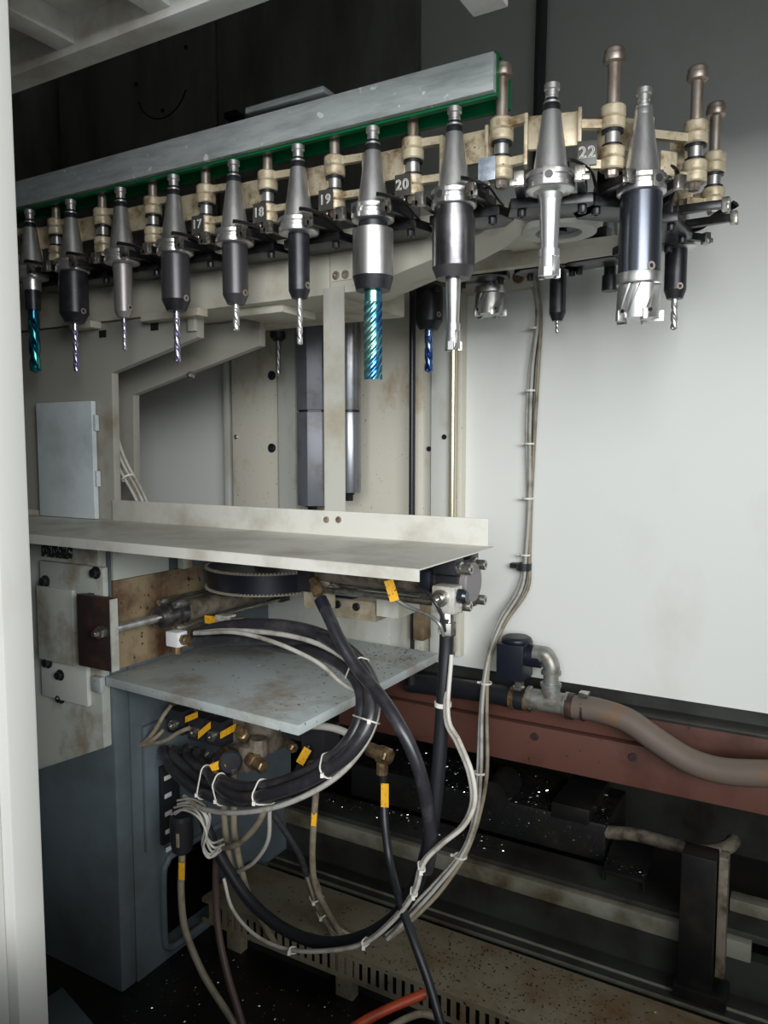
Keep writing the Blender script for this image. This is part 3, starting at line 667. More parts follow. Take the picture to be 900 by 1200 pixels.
# ---------------------------------------------------------------- machine base on the left
mb = thing('machine_base', 'blue grey cast machine base with a rounded opening in its side', 'casting', (-2.3, 1.9, 0))
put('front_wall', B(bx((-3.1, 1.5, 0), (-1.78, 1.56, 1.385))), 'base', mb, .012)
def side_wall(bm):
    y0, y1, z1 = 1.56, 2.35, 1.385
    ha, hb_, hc, hd = 1.672, 1.98, .03, .335
    add_box(bm, (-1.84, y0, 0), (-1.78, ha, z1)); add_box(bm, (-1.84, hb_, 0), (-1.78, y1, z1))
    add_box(bm, (-1.84, ha, hd), (-1.78, hb_, z1)); add_box(bm, (-1.84, ha, 0), (-1.78, hb_, hc))
    r = .05
    for cy, cz, sy, sz in ((ha, hd, 1, -1), (ha, hc, 1, 1)):
        pts = [(cy, cz)] + [(cy + sy*r*(1-math.sin(a)), cz + sz*r*(1-math.cos(a))) for a in [k*PI/12 for k in range(7)]]
        add_prism(bm, pts, 'x', -1.84, -1.78)
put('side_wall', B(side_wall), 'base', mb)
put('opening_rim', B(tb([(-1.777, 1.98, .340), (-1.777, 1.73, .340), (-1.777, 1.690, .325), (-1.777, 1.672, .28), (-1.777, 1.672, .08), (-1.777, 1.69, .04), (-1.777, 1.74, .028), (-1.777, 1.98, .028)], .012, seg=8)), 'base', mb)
put('side_panel', B(bx((-1.779, 1.505, 1.0), (-1.772, 1.88, 1.262))), 'rustcream', mb, .002)
put('side_panel', B(bx((-1.779, 1.505, 1.264), (-1.768, 1.72, 1.384))), 'basecream', mb, .002)
put('panel_bracket', B(bx((-1.772, 1.76, 1.264), (-1.745, 1.80, 1.384))), 'basecream', mb, .003)
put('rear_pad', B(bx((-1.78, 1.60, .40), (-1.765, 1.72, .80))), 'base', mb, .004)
fp = thing('mounting_plate', 'pale front plate with a slanted lower edge on the machine base', 'plate', (-1.95, 1.49, .65))
put('plate_body', B(pr([(-3.0, 1.385), (-1.79, 1.385), (-1.79, .775), (-2.085, .648), (-2.6, .50), (-3.0, .50)], 'y', 1.470, 1.4995)), 'basecream', fp, .003)
mp_ = put('lower_pad', B(bx((-2.0426, 1.455, 0.8944), (-1.8353, 1.4695, 1.0133))), 'pale', fp, .003)
for p in [(-1.9513, 1.455, 0.9719), (-1.9687, 1.468, 0.895)]:
    put('bolt', B(lt([(.017, 0), (.017, .003), (.011, .004), (.011, .014), (.006, .014), (.006, .008), (0, .008)], p, (0,-1,0), 14)), 'black', fp)
cbk = put('clamp_bar', B(bx((-2.0242, 1.45, 1.2256), (-1.7476, 1.4695, 1.3112))), 'basecream', fp, .005)
for p in [(-1.9951, 1.45, 1.2514), (-1.7731, 1.45, 1.2953), (-2.0002, 1.452, 1.0046)]:
    put('bolt', B(lt([(.018, 0), (.018, .004), (.012, .005), (.012, .016), (.006, .016), (.006, .008), (0, .008)], p, (0,-1,0), 14)), 'black', fp)
put('side_block', B(bx((-2.0309, 1.44, 1.0136), (-1.8695, 1.4695, 1.2368))), 'basecream', fp, .004)
put('plaque', B(bx((-2.0298, 1.464, 1.3212), (-1.8965, 1.4695, 1.3653))), 'plaque', fp, label='dark green plaque with worn white print')

# pneumatic cylinder running back from the brown plate
pcyl = thing('air_cylinder', 'grimy air cylinder with a chrome rod bolted to a brown plate', 'cylinder', (-1.70, 1.42, 1.09))
CX, CZ = -1.70, 1.143
bp_ = put('anchor_plate', B(bx((-1.805, 1.405, 1.035), (-1.668, 1.428, 1.238))), 'rustplate', pcyl, .003)
put('anchor_edge', B(bx((-1.6695, 1.404, 1.036), (-1.666, 1.429, 1.236))), 'basecream', pcyl)
put('anchor_web', B(bx((-1.805, 1.428, 1.04), (-1.785, 1.4695, 1.235))), 'rustplate', pcyl)
put('rod_nut', B(lt([(.008, -.034), (.010, -.030), (.010, -.020), (.019, -.018), (.019, 0)], (CX, 1.405, CZ), 'y', 6)), 'nickel', pcyl, .001)
put('piston_rod', B(lt([(.015, 1.428), (.015, 1.46), (.0125, 1.462), (.0125, 1.62)], (CX, 0, CZ), 'y', 18)), 'steel', pcyl)
put('front_cap', B(lt([(.022, 1.60), (.032, 1.606), (.034, 1.64), (.026, 1.645), (.026, 1.67), (.038, 1.674), (.038, 1.705)], (CX, 0, CZ), 'y', 20)), 'smoke', pcyl, .001)
for dx, dz in ((-.032, .036), (.032, .036), (.032, -.036)):
    put('tie_bolt', B(lt([(.010, 1.640), (.012, 1.646), (.012, 1.70)], (CX+dx, 0, CZ+dz), 'y', 8)), 'nickel', pcyl, .001)
put('barrel', B(lt([(.034, 1.705), (.034, 2.14)], (CX, 0, CZ), 'y', 24)), 'oldgrey', pcyl)
put('tie_rod', B(lt([(.006, 1.70), (.006, 2.14)], (CX-.032, 0, CZ+.04), 'y', 8)), 'nickel', pcyl)
put('tie_rod', B(lt([(.006, 1.70), (.006, 2.14)], (CX+.036, 0, CZ-.034), 'y', 8)), 'nickel', pcyl)
put('rear_cap', B(bx((CX-.045, 2.14, CZ-.045), (CX+.045, 2.19, CZ+.045))), 'cap', pcyl, .004)
el = thing('hose_elbow', 'white elbow fitting with brass nut under the air cylinder', 'fitting', (-1.6207, 1.6, 1.0932))
E0 = Vector((-1.6207, 1.6, 1.0932))
put('elbow_body', B(bx((E0.x-.024, E0.y-.02, E0.z-.022), (E0.x+.024, E0.y+.02, E0.z+.022))), 'gauge', el, .004)
put('elbow_nut', B(lt([(.014, -.045), (.014, -.022)], tuple(E0), 'z', 6), lt([(.016, .024), (.016, .040), (.012, .042), (.012, .052), (.017, .053), (.017, .066)], tuple(E0), 'x', 6)), 'brass', el, .001)

hc2 = thing('hose_coupling', 'pale hose coupling with a yellow band behind the air cylinder', 'fitting', (-1.5276, 1.72, 1.1304))
E1 = Vector((-1.5343, 1.72, 1.1322))
put('coupling_block', B(bx((E1.x-.03, E1.y-.02, E1.z-.018), (E1.x+.02, E1.y+.02, E1.z+.018))), 'alloy', hc2, .004)
put('coupling_nut', B(lt([(.014, .02), (.014, .03), (.018, .032), (.018, .06), (.014, .062), (.014, .08)], tuple(E1), 'x', 6)), 'oldgrey', hc2, .001)
put('boot', B(tb([(E1.x+.075, E1.y, E1.z), (E1.x+.12, E1.y-.002, E1.z+.004), (E1.x+.20, E1.y-.01, E1.z+.010), (E1.x+.30, E1.y-.03, E1.z+.006)], .0155, seg=12)), 'sleeve', hc2)
put('yellow_band', B(bx((E1.x-.075, E1.y-.015, E1.z-.014), (E1.x-.032, E1.y-.010, E1.z+.010))), 'tag', hc2)

# timing pulley under the tray
pl = thing('timing_pulley', 'navy timing pulley with a toothed belt under the tray', 'pulley', (-1.585, 1.92, 1.2))
PC = (-1.56, 1.95)
put('pulley_wheel', B(lt([(.05, 1.200), (.194, 1.203), (.194, 1.268), (.05, 1.270)], (PC[0], PC[1], 0), 'z', 64)), 'pulley', pl)
put('hub', B(lt([(.045, 1.18), (.045, 1.33)], (PC[0], PC[1], 0), 'z', 24)), 'oldgrey', pl, .002)
def belt_teeth(z):
    def f(bm):
        n = 110
        for k in range(n):
            a = 2*PI*k/n; c = (PC[0]+.197*math.cos(a), PC[1]+.197*math.sin(a), z)
            add_obox(bm, c, (.010, .0055, .007), Matrix.Rotation(a, 3, 'Z'))
        add_ring(bm, .1945, .198, z-.0045, z-.001, c=(PC[0], PC[1], 0), seg=64)
    return f
bo = put('belt_teeth', B(belt_teeth(1.268)), 'belt', pl); bo['kind'] = 'stuff'
bo = put('belt_teeth', B(belt_teeth(1.204)), 'belt', pl); bo['kind'] = 'stuff'

# hydraulic cylinder along the tray
hc = thing('hydraulic_cylinder', 'tie rod cylinder with a black end cap under the right tray end', 'cylinder', (-.85, 1.62, 1.24))
HX = Vector((-0.7116, 1.62, 1.3368))
hy, hz = 1.62, HX.z
put('barrel', B(lt([(.036, -1.12), (.036, -.77)], (0, hy, hz), 'x', 28)), 'oldgrey', hc)
for dy in (-.046, .037):
    for dz in (-.046, .037):
        put('tie_rod', B(lt([(.0085, -1.12), (.0085, -.72)], (0, hy+dy, hz+dz), 'x', 10)), 'nickel', hc)
ec = put('end_cap', B(pr([(hy-.066, hz-.03), (hy-.066, hz-.066), (hy-.024, hz-.066), (hy-.02, hz-.05), (hy+.02, hz-.05), (hy+.024, hz-.066), (hy+.066, hz-.066), (hy+.066, hz-.024), (hy+.05, hz-.02), (hy+.05, hz+.02), (hy+.066, hz+.024), (hy+.066, hz+.062), (hy+.024, hz+.062), (hy+.02, hz+.052), (hy-.02, hz+.052), (hy-.024, hz+.062), (hy-.066, hz+.062), (hy-.066, hz+.024), (hy-.05, hz+.02), (hy-.05, hz-.02)], 'x', -.770, -.712)), 'cap', hc, .004)
put('cover_disc', B(lt([(.047, -.712), (.047, -.698), (.044, -.695)], (0, hy, hz), 'x', 40)), 'disc', ec)
for dy in (-.046, .037):
    for dz in (-.046, .037):
        put('tie_nut', B(lt([(.0165, -.712), (.0165, -.706), (.012, -.704), (.012, -.684), (.010, -.682), (.005, -.682), (.005, -.69), (0, -.69)], (0, hy+dy, hz+dz), 'x', 16)), 'nickel', ec)
put('front_block', B(bx((-1.16, hy-.055, hz-.055), (-1.12, hy+.055, hz+.055))), 'cap', hc, .004)
put('cushion_block', B(bx((-.80, hy-.075, hz-.02), (-.772, hy-.055, hz+.03))), 'pulley', hc, .004)
G = Vector((-0.7191, 1.53, 1.3213))
pb = thing('port_block', 'pale alloy port block with a round fitting under the tray corner', 'fitting', tuple(G))
put('block', B(bx((G.x-.030, G.y-.022, G.z-.040), (G.x+.026, G.y+.022, G.z+.022))), 'alloy', pb, .005)
put('port_plug', B(lt([(.019, 0), (.019, .008), (.013, .009), (.013, .018), (.010, .02), (.005, .02), (.005, .012), (0, .012)], (G.x-.006, G.y-.022, G.z-.004), (0,-1,0), 22)), 'nickel', pb)
put('port_side', B(lt([(.016, 0), (.016, .014), (.011, .02)], (G.x+.026, G.y, G.z+.0), 'x', 18)), 'gun', pb)
put('port_nut', B(lt([(.018, -.092), (.020, -.088), (.020, -.062), (.016, -.060), (.016, -.040)], tuple(G), 'z', 8)), 'nickel', pb, .001)
cl = thing('clamp_block', 'tan clamp block with two black screws under the tray', 'block', (-1.0722, 1.72, 1.1968))
put('clamp_body', B(bx((-1.1715, 1.72, 1.1857), (-1.0191, 1.80, 1.2387))), 'tan', cl, .003)
put('angle_plate', B(bx((-1.0046, 1.7, 1.2083), (-0.9385, 1.82, 1.2645))), 'pale', cl, .002)
for p in [(-1.1377, 1.72, 1.2225), (-1.0775, 1.72, 1.2218)]:
    put('screw', B(hexbolt(p, (0,-1,0), .011, .006)), 'black', cl)
bf = thing('hose_fitting', 'brass hose fitting with a tan block under the tray middle', 'fitting', (-1.0929, 1.56, 1.2949))
put('fitting_block', B(bx((-1.15, 1.58, 1.2375), (-1.0782, 1.62, 1.2974)), bx((-1.1639, 1.6, 1.2862), (-1.142, 1.64, 1.3238))), 'tan', bf, .003)
f0 = Vector((-1.1006, 1.56, 1.3093)); f1 = Vector((-1.0749, 1.545, 1.2776)); fd = (f1-f0).normalized()
put('swivel_nut', B(lt([(.011, -.012), (.014, -.01), (.014, .008), (.017, .010), (.017, .032), (.012, .034), (.012, .037)], tuple(f0), tuple(fd), 6)), 'brass', bf, .001)
for q, (c, r) in enumerate((((-1.1054, 1.62, 1.3018), .018), ((-1.0736, 1.6, 1.2902), .014), ((-1.1489, 1.66, 1.3055), .016))):
    put('stub', B(lt([(r, -.02), (r, .0), (r*.8, .002), (r*.8, .02)], c, (0.3,-1,0), 8)), 'oldgrey', bf, .001)
o = put('sensor_block', B(bx((-1.1113, 1.66, 1.2542), (-1.0529, 1.72, 1.3164)), hexbolt((-1.0844, 1.66, 1.275), (0,-1,0), .009, .006), hexbolt((-1.0764, 1.66, 1.2982), (0,-1,0), .006, .006)), 'pulley', bevel=.003)
tag(o, 'small navy valve block between fitting and cylinder under the tray', 'block')

# lower shelf plate
sh = thing('shelf_plate', 'oily pale steel shelf plate with rust stains below the tray', 'plate', (-1.4, 1.8, .95))
put('plate_top', B(pr([(-1.775, 1.470), (-1.062, 1.434), (-1.054, 2.181), (-1.775, 2.20)], 'z', .963, .990)), 'plate', sh, .005)
put('plate_lip', B(bx((-1.81, 1.452, .945), (-1.775, 1.4695, .99))), 'plate', sh, .002)
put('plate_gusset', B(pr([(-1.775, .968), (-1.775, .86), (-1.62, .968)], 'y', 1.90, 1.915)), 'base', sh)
yb = thing('yoke_block', 'pale machine block standing behind the shelf plate', 'block', (-1.35, 2.25, .99))
put('block_body', B(bx((-1.78, 2.22, .93), (-1.26, 2.40, 1.16))), 'pale', yb, .004)
put('block_cap', B(bx((-1.70, 2.19, 1.16), (-1.35, 2.40, 1.19))), 'pale', yb, .004)
put('rust_column', B(bx((-1.2125, 2.3, 0.9852), (-1.1737, 2.36, 1.30))), 'rustcream', yb, .003)

# ---------------------------------------------------------------- valve manifold under the shelf plate
mn = thing('valve_manifold', 'grimy valve manifold with a row of hose unions under the shelf plate', 'manifold', (-1.62, 1.75, .70))
put('manifold_body', B(bx((-1.765, 1.70, .76), (-1.36, 1.80, .86))), 'oldgrey', mn, .006)
put('back_rail', B(bx((-1.765, 1.72, .86), (-1.30, 1.82, .90))), 'blackplate', mn, .004)
for p in [(-1.786, 1.69, 0.7008), (-1.7488, 1.69, 0.7028), (-1.683, 1.69, 0.7188), (-1.6439, 1.69, 0.7186), (-1.6091, 1.69, 0.715), (-1.5679, 1.69, 0.7129)]:
    put('union', B(lt([(.013, -.01), (.013, .016), (.016, .018), (.016, .036), (.011, .038), (.011, .05)], p, (.1,-1,-.25), 6)), 'nickel' if p[2] < .80 else 'oldgrey', mn, .001)
sv = [(-1.6899, 1.66, 0.8059), (-1.606, 1.66, 0.8003), (-1.5349, 1.66, 0.8008)]
for k, p in enumerate(sv):
    v = put('solenoid', B(bx((p[0]-.03, p[1]-.01, p[2]-.03), (p[0]+.035, p[1]+.10, p[2]+.045))), 'cap', mn, .004)
    put('knob', B(lt([(.016, 0), (.016, .008), (.012, .010), (.012, .014), (.004, .014), (.004, .01), (0, .01)], (p[0], p[1]-.01, p[2]), (0,-1,0), 18)), 'nickel', v)
for a, b, c in [[(-1.6387, 1.645, 0.8412), (-1.5899, 1.645, 0.8656), (-1.6393, 1.645, 0.8226)], [(-1.501, 1.645, 0.82), (-1.4421, 1.645, 0.8565), (-1.5015, 1.645, 0.7994)], [(-1.5834, 1.64, 0.806), (-1.5354, 1.64, 0.846), (-1.584, 1.64, 0.785)]]:
    a, b, c = Vector(a), Vector(b), Vector(c); d = c-a; n = Vector((0, .003, 0))
    def f(bm, a=a, b=b, d=d, n=n):
        q = [a, b, b+d, a+d]; V0 = [bm.verts.new(k) for k in q]; V1 = [bm.verts.new(k+n) for k in q]
        bm.faces.new(V0); bm.faces.new(list(reversed(V1)))
        for i in range(4): bm.faces.new((V0[i], V1[i], V1[(i+1) % 4], V0[(i+1) % 4]))
    put('name_tag', B(f), 'tag', mn)
bv = thing('brass_valve', 'grimy brass valve body with a hex union right of the manifold', 'valve', (-1.3966, 1.66, 0.767))
p0 = Vector((-1.4017, 1.64, 0.7731))
put('valve_body', B(bx((p0.x-.028, 1.62, p0.z-.045), (p0.x+.022, 1.69, p0.z+.03)), lt([(.030, -.02), (.026, .03)], (p0.x+.03, 1.66, p0.z+.02), 'z', 14)), 'oldgrey', bv, .006)
put('hex_union', B(lt([(.018, .02), (.024, .022), (.024, .05), (.019, .052), (.019, .082), (.016, .086)], tuple(p0), (1,-.25,-.15), 6)), 'brass', bv, .001)
put('hex_union', B(lt([(.014, .01), (.019, .012), (.019, .035), (.013, .037), (.013, .06)], (p0.x-.01, 1.65, p0.z+.045), (.2,-.6,.6), 6)), 'brass', bv, .001)
put('hex_union', B(lt([(.010, .0), (.014, .005), (.014, .03), (.010, .034)], (-1.2496, 1.64, 0.8359), (1,-.4,-.1), 6)), 'brass', bv, .001)
sb = thing('solenoid_valve', 'black solenoid valve with a yellow tag at the shelf corner', 'valve', (-1.1784, 1.66, 0.8049))
p0 = Vector((-1.1668, 1.66, 0.8455))
put('coil', B(bx((p0.x-.04, 1.64, p0.z-.055), (p0.x+.035, 1.72, p0.z+.05))), 'cap', sb, .004)
put('coil', B(bx((p0.x-.13, 1.67, p0.z-.01), (p0.x-.06, 1.74, p0.z+.06))), 'cap', sb, .004)
put('coil_nut', B(lt([(.016, 0), (.016, .01), (.006, .012)], (-1.1658, 1.638, 0.7965), (0,-1,0), 14)), 'nickel', sb)
put('white_tube', B(tb([(-1.1714, 1.62, 0.9099), (-1.1029, 1.62, 0.918), (-1.0525, 1.62, 0.9139), (-1.0316, 1.62, 0.8998)], .010, seg=10)), 'whitecable', sb)

def tagplate(parent, c, ang, w=.022, h=.045, yaw=0.45):
    mtx = Matrix.Rotation(yaw, 3, 'Z') @ Matrix.Rotation(ang, 3, 'Y')
    return put('name_tag', B(lambda bm: add_obox(bm, c, (w, .003, h), mtx)), 'tag', parent, label='yellow printed cable tag')

tagplate(sb, (-1.1689, 1.6, 0.8332), .50, .022, .048, .35)
put('tag_hose', B(tb([(-1.1664, 1.62, 0.8547), (-1.1725, 1.605, 0.8306), (-1.2032, 1.6, 0.7743), (-1.2357, 1.56, 0.7308), (-1.2398, 1.55, 0.6917)], .0065, seg=8)), 'rubber', sb)
cn = thing('cable_connector', 'black round connector with a yellow tag and two pale conduits', 'connector', (-1.413, 1.58, 0.7431))
c0 = Vector((-1.4364, 1.6, 0.7678))
put('connector_body', B(lt([(.030, -.02), (.034, -.015), (.034, .035), (.028, .04)], tuple(c0), (.8,-.5,.1), 20), lt([(.022, -.04), (.028, -.02), (.028, .03)], (c0.x+.005, c0.y, c0.z-.005), 'z', 16)), 'cap', cn)
tagplate(cn, (c0.x+.005, c0.y-.044, c0.z), 1.15, .022, .042)
for u, ub in [((-1.4255, 1.58, 0.7403), [(-1.4255, 1.58, 0.7403), (-1.4344, 1.585, 0.6868), (-1.4526, 1.6, 0.6135), (-1.4812, 1.65, 0.4547), (-1.4878, 1.7, 0.3214), (-1.4831, 1.74, 0.2416)]), ((-1.4061, 1.59, 0.7482), [(-1.4061, 1.59, 0.7482), (-1.4052, 1.595, 0.7019), (-1.423, 1.61, 0.6291), (-1.4364, 1.63, 0.5152), (-1.4376, 1.68, 0.3336), (-1.4239, 1.74, 0.1975), (-1.4332, 1.8, 0.1044)])]:
    put('gland_nut', B(lt([(.013, -.012), (.016, -.01), (.016, .006), (.013, .008)], u, 'z', 6)), 'nickel', cn, .001)
    put('conduit', B(tb(ub, .0095, seg=10)), 'oldcable', cn)

st = thing('terminal_strip', 'black terminal strip with white slots on the machine base side', 'strip', (-1.76, 1.68, .46))
s0 = Vector((-1.755, 1.6802, 0.658)); s1 = Vector((-1.755, 1.6865, 0.4042))
put('strip_body', B(bx((-1.764, s0.y-.03, s1.z), (-1.748, s0.y+.045, s0.z))), 'cap', st, .003)
for k in range(5):
    z = s0.z - .04 - k*.058
    put('slot', B(bx((-1.748, s0.y-.022, z-.006), (-1.745, s0.y+.006, z+.008))), 'gauge', st, .001)

ch = thing('plug_connector', 'black plug with a yellow tagged grey cable below the hose loop', 'connector', (-1.5989, 1.58, 0.4949))
q = Vector((-1.5983, 1.58, 0.5134))
put('plug_body', B(lt([(.020, -.055), (.030, -.045), (.034, -.01), (.034, .05), (.026, .06)], tuple(q), 'z', 18)), 'cap', ch)
put('plug_label', B(bx((q.x+.012, q.y-.0345, q.z-.02), (q.x+.02, q.y-.030, q.z+.02))), 'tan', ch)
put('cable', B(tb([(-1.5995, 1.58, 0.4765), (-1.6009, 1.58, 0.4289), (-1.6068, 1.58, 0.348), (-1.5997, 1.58, 0.244), (-1.5709, 1.58, 0.1737), (-1.5191, 1.58, 0.0991), (-1.4483, 1.58, 0.0334), (-1.3763, 1.58, -0.0294)], .0105, seg=10)), 'oldcable', ch)
tagplate(ch, (-1.5866, 1.565, 0.4115), 0.02, .018, .052, .35)

# ---------------------------------------------------------------- hoses
hbn = thing('hose_bundle', 'loop of thick black hydraulic hoses tied around the shelf plate edge', 'hoses', (-1.1432, 1.47, 0.7712))
H_ = [[(-1.5499, 1.6, 1.1146), (-1.4307, 1.6, 1.1511), (-1.266, 1.6, 1.1753), (-1.1, 1.58, 1.1746), (-0.9851, 1.56, 1.14), (-0.9197, 1.54, 1.081), (-0.8983, 1.5, 1.0096), (-0.9363, 1.47, 0.9322), (-1.032, 1.46, 0.8548), (-1.1645, 1.47, 0.7794), (-1.3312, 1.51, 0.7099), (-1.5109, 1.56, 0.6766), (-1.6404, 1.6, 0.6884), (-1.7055, 1.63, 0.7058), (-1.7344, 1.648, 0.7204)],
      [(-1.5318, 1.583, 1.0968), (-1.4238, 1.604, 1.1142), (-1.2883, 1.63, 1.127), (-1.1296, 1.61, 1.139), (-1.0192, 1.59, 1.1093), (-0.9559, 1.57, 1.0618), (-0.9339, 1.53, 0.9946), (-0.9692, 1.5, 0.9215), (-1.0602, 1.49, 0.8483), (-1.1865, 1.5, 0.7769), (-1.3457, 1.54, 0.7108), (-1.4968, 1.584, 0.6922), (-1.606, 1.609, 0.7063), (-1.6662, 1.63, 0.714), (-1.6946, 1.648, 0.7258)],
      [(-1.4051, 1.698, 1.086), (-1.2621, 1.648, 1.1015), (-1.1171, 1.58, 1.1258), (-1.0084, 1.55, 1.1109), (-0.9433, 1.52, 1.0726), (-0.9207, 1.48, 1.0139), (-0.9504, 1.45, 0.9496), (-1.0314, 1.44, 0.8847), (-1.1452, 1.45, 0.8207), (-1.2904, 1.49, 0.7642), (-1.4256, 1.544, 0.7398), (-1.5408, 1.594, 0.7292), (-1.6137, 1.63, 0.725), (-1.6379, 1.648, 0.7347)],
      [(-1.3272, 1.7155, 1.1117), (-1.1797, 1.633, 1.1517), (-1.0612, 1.555, 1.1723), (-0.9645, 1.525, 1.1428), (-0.9003, 1.495, 1.0943), (-0.8785, 1.455, 1.0279), (-0.9132, 1.425, 0.9558), (-1.003, 1.415, 0.8833), (-1.1281, 1.425, 0.8123), (-1.2728, 1.465, 0.7492), (-1.4009, 1.524, 0.7309), (-1.5025, 1.5865, 0.7301), (-1.5693, 1.63, 0.729), (-1.5963, 1.648, 0.7379)]]
for h, r in zip(H_, (.0165, .0165, .0155, .0165)):
    put('hose', B(tb(h, r, seg=12, sub=7)), 'rubber', hbn)
put('cable', B(tb([(-1.5305, 1.58, 1.1237), (-1.3947, 1.574, 1.1493), (-1.2153, 1.571, 1.1615), (-1.0621, 1.548, 1.1536), (-0.9383, 1.519, 1.115), (-0.8835, 1.5, 1.0655), (-0.8744, 1.46, 1.0047), (-0.9167, 1.43, 0.9258), (-0.9981, 1.42, 0.8534), (-1.1345, 1.43, 0.7722), (-1.3063, 1.47, 0.699), (-1.4484, 1.506, 0.6618), (-1.5563, 1.552, 0.6508)], .007, seg=8)), 'cable', hbn)
put('cable', B(tb([(-1.4983, 1.57, 1.1298), (-1.3564, 1.55, 1.1539), (-1.2271, 1.55, 1.145), (-1.0928, 1.55, 1.1122), (-1.0229, 1.56, 1.0657), (-0.9856, 1.58, 1.0401)], .006, seg=8)), 'cable', hbn)
def hull_tie(parent, paths, radii, c, m='tie', w=.0022, head=True):
    """a nylon tie pulled tight round the hoses that pass near c"""
    c = Vector(c); near = []
    for pts, r in zip(paths, radii):
        P = smooth_path(pts, 8); k = min(range(len(P)), key=lambda i: (P[i]-c).length)
        near.append((P[k], (P[min(k+1, len(P)-1)]-P[max(k-1, 0)]).normalized(), r))
    d = near[0][1]; u = d.orthogonal().normalized(); v = d.cross(u); o = sum((n[0] for n in near), Vector())/len(near)
    pts = []
    for p, _, r in near:
        q = p - o; a, b = q.dot(u), q.dot(v)
        pts += [(a+(r+w)*math.cos(t*PI/8), b+(r+w)*math.sin(t*PI/8)) for t in range(16)]
    pts = sorted(set((round(a, 5), round(b, 5)) for a, b in pts))
    def half(seq):
        h = []
        for p in seq:
            while len(h) > 1 and (h[-1][0]-h[-2][0])*(p[1]-h[-2][1]) - (h[-1][1]-h[-2][1])*(p[0]-h[-2][0]) <= 0: h.pop()
            h.append(p)
        return h[:-1]
    hull = half(pts) + half(pts[::-1])
    loop = [o + u*a + v*b for a, b in hull]; loop.append(loop[0])
    fr = min(loop, key=lambda p: p.y - p.x*.5)
    fns = [tb([tuple(p) for p in loop], w, seg=6, sub=1)]
    if head: fns.append(lambda bm: add_obox(bm, fr + Vector((.002, -.004, 0)), (.008, .007, .010), Matrix.Rotation(.5, 3, 'Z')))
    put('zip_tie', B(*fns), m, parent)
HR = (.0165, .0165, .0155, .0165)
for c in [(-0.9631, 1.56, 1.107), (-0.9076, 1.5, 1.0079), (-0.977, 1.47, 0.9071), (-1.1778, 1.48, 0.7767), (-1.3882, 1.53, 0.6977), (-1.4848, 1.56, 0.6851)]:
    hull_tie(hbn, H_, HR, c)
o = thing('hydraulic_hose', 'single black hose running down from the brass fitting past the shelf corner', 'hose', (-0.7432, 1.5, 0.7598))
put('hose_line', B(tb([(-1.0689, 1.54, 1.2727), (-1.0337, 1.525, 1.2347), (-0.9896, 1.51, 1.1805), (-0.9355, 1.5, 1.1265), (-0.8577, 1.47, 1.0843), (-0.7979, 1.45, 1.0342), (-0.7614, 1.45, 0.9735), (-0.743, 1.46, 0.9058), (-0.74, 1.48, 0.8295), (-0.7432, 1.5, 0.7498), (-0.7637, 1.52, 0.6732)], .0155, seg=12, sub=7)), 'rubber', o)
put('crimp', B(lt([(.0165, 0), (.0165, .03)], (-1.0708, 1.541, 1.2744), tuple((Vector((-1.0337, 1.525, 1.2347))-Vector((-1.0689, 1.54, 1.2727))).normalized()), 16)), 'pulley', o)
o = thing('drop_hose', 'thick black sleeved hose dropping from the alloy port block to the floor loop', 'hose', (-1.0728, 1.55, 0.3668))
DROP = [(-0.7208, 1.53, 1.2691), (-0.7224, 1.53, 1.1991), (-0.7232, 1.52, 1.104), (-0.7265, 1.515, 1.0068), (-0.7319, 1.51, 0.9085), (-0.742, 1.51, 0.8161), (-0.7639, 1.52, 0.7143), (-0.7999, 1.53, 0.6159), (-0.8662, 1.55, 0.5096), (-0.9626, 1.56, 0.4212), (-1.0866, 1.57, 0.3574), (-1.2194, 1.58, 0.343), (-1.3457, 1.59, 0.376), (-1.4468, 1.6, 0.4497), (-1.5225, 1.61, 0.5274), (-1.5568, 1.62, 0.5925)]
put('hose_line', B(tb(DROP, .0165, seg=12, sub=7)), 'sleeve', o)
put('white_band', B(rg(.016, .0195, -.005, .005, c=(-0.7217, 1.53, 1.24), seg=20)), 'tie', o)
put('white_band', B(rg(.016, .0195, -.005, .005, c=(-0.7247, 1.519, 1.0747), seg=20)), 'tie', o)

wl = thing('cable_loop', 'pair of white cables swinging out from the drop hose into a floor loop', 'cables', (-1.0521, 1.52, 0.3825))
WL0 = [(-0.7159, 1.53, 1.1805), (-0.7091, 1.5, 1.054), (-0.6773, 1.49, 1.0054), (-0.6439, 1.48, 0.949), (-0.6353, 1.48, 0.8842), (-0.6588, 1.48, 0.8245), (-0.7121, 1.48, 0.7675), (-0.7566, 1.48, 0.7113), (-0.7834, 1.49, 0.6313), (-0.8428, 1.5, 0.5407), (-0.9318, 1.51, 0.4452), (-1.0522, 1.52, 0.378), (-1.1893, 1.54, 0.3235), (-1.313, 1.56, 0.3111), (-1.4093, 1.58, 0.3439), (-1.4574, 1.6, 0.4082)]
WLP = [[(x+dx, y-dx, z+dv) for x, y, z in WL0] for dx, dv in ((0, 0), (.012, .010))]
for q in WLP:
    put('cable', B(tb(q, .0052, seg=8, sub=7)), 'whitecable', wl)
for c in [(-0.7544, 1.48, 0.7079), (-0.779, 1.49, 0.6388), (-0.9245, 1.51, 0.4543), (-1.1612, 1.54, 0.3331)]:
    hull_tie(wl, WLP, (.0052, .0052), c, head=True)
tg = thing('tagged_hose', 'thin black hose with a yellow tag hanging from a grey tee fitting', 'hose', (-0.7429, 1.55, 0.3044))
g0 = Vector((-0.9287, 1.6, 0.8874))
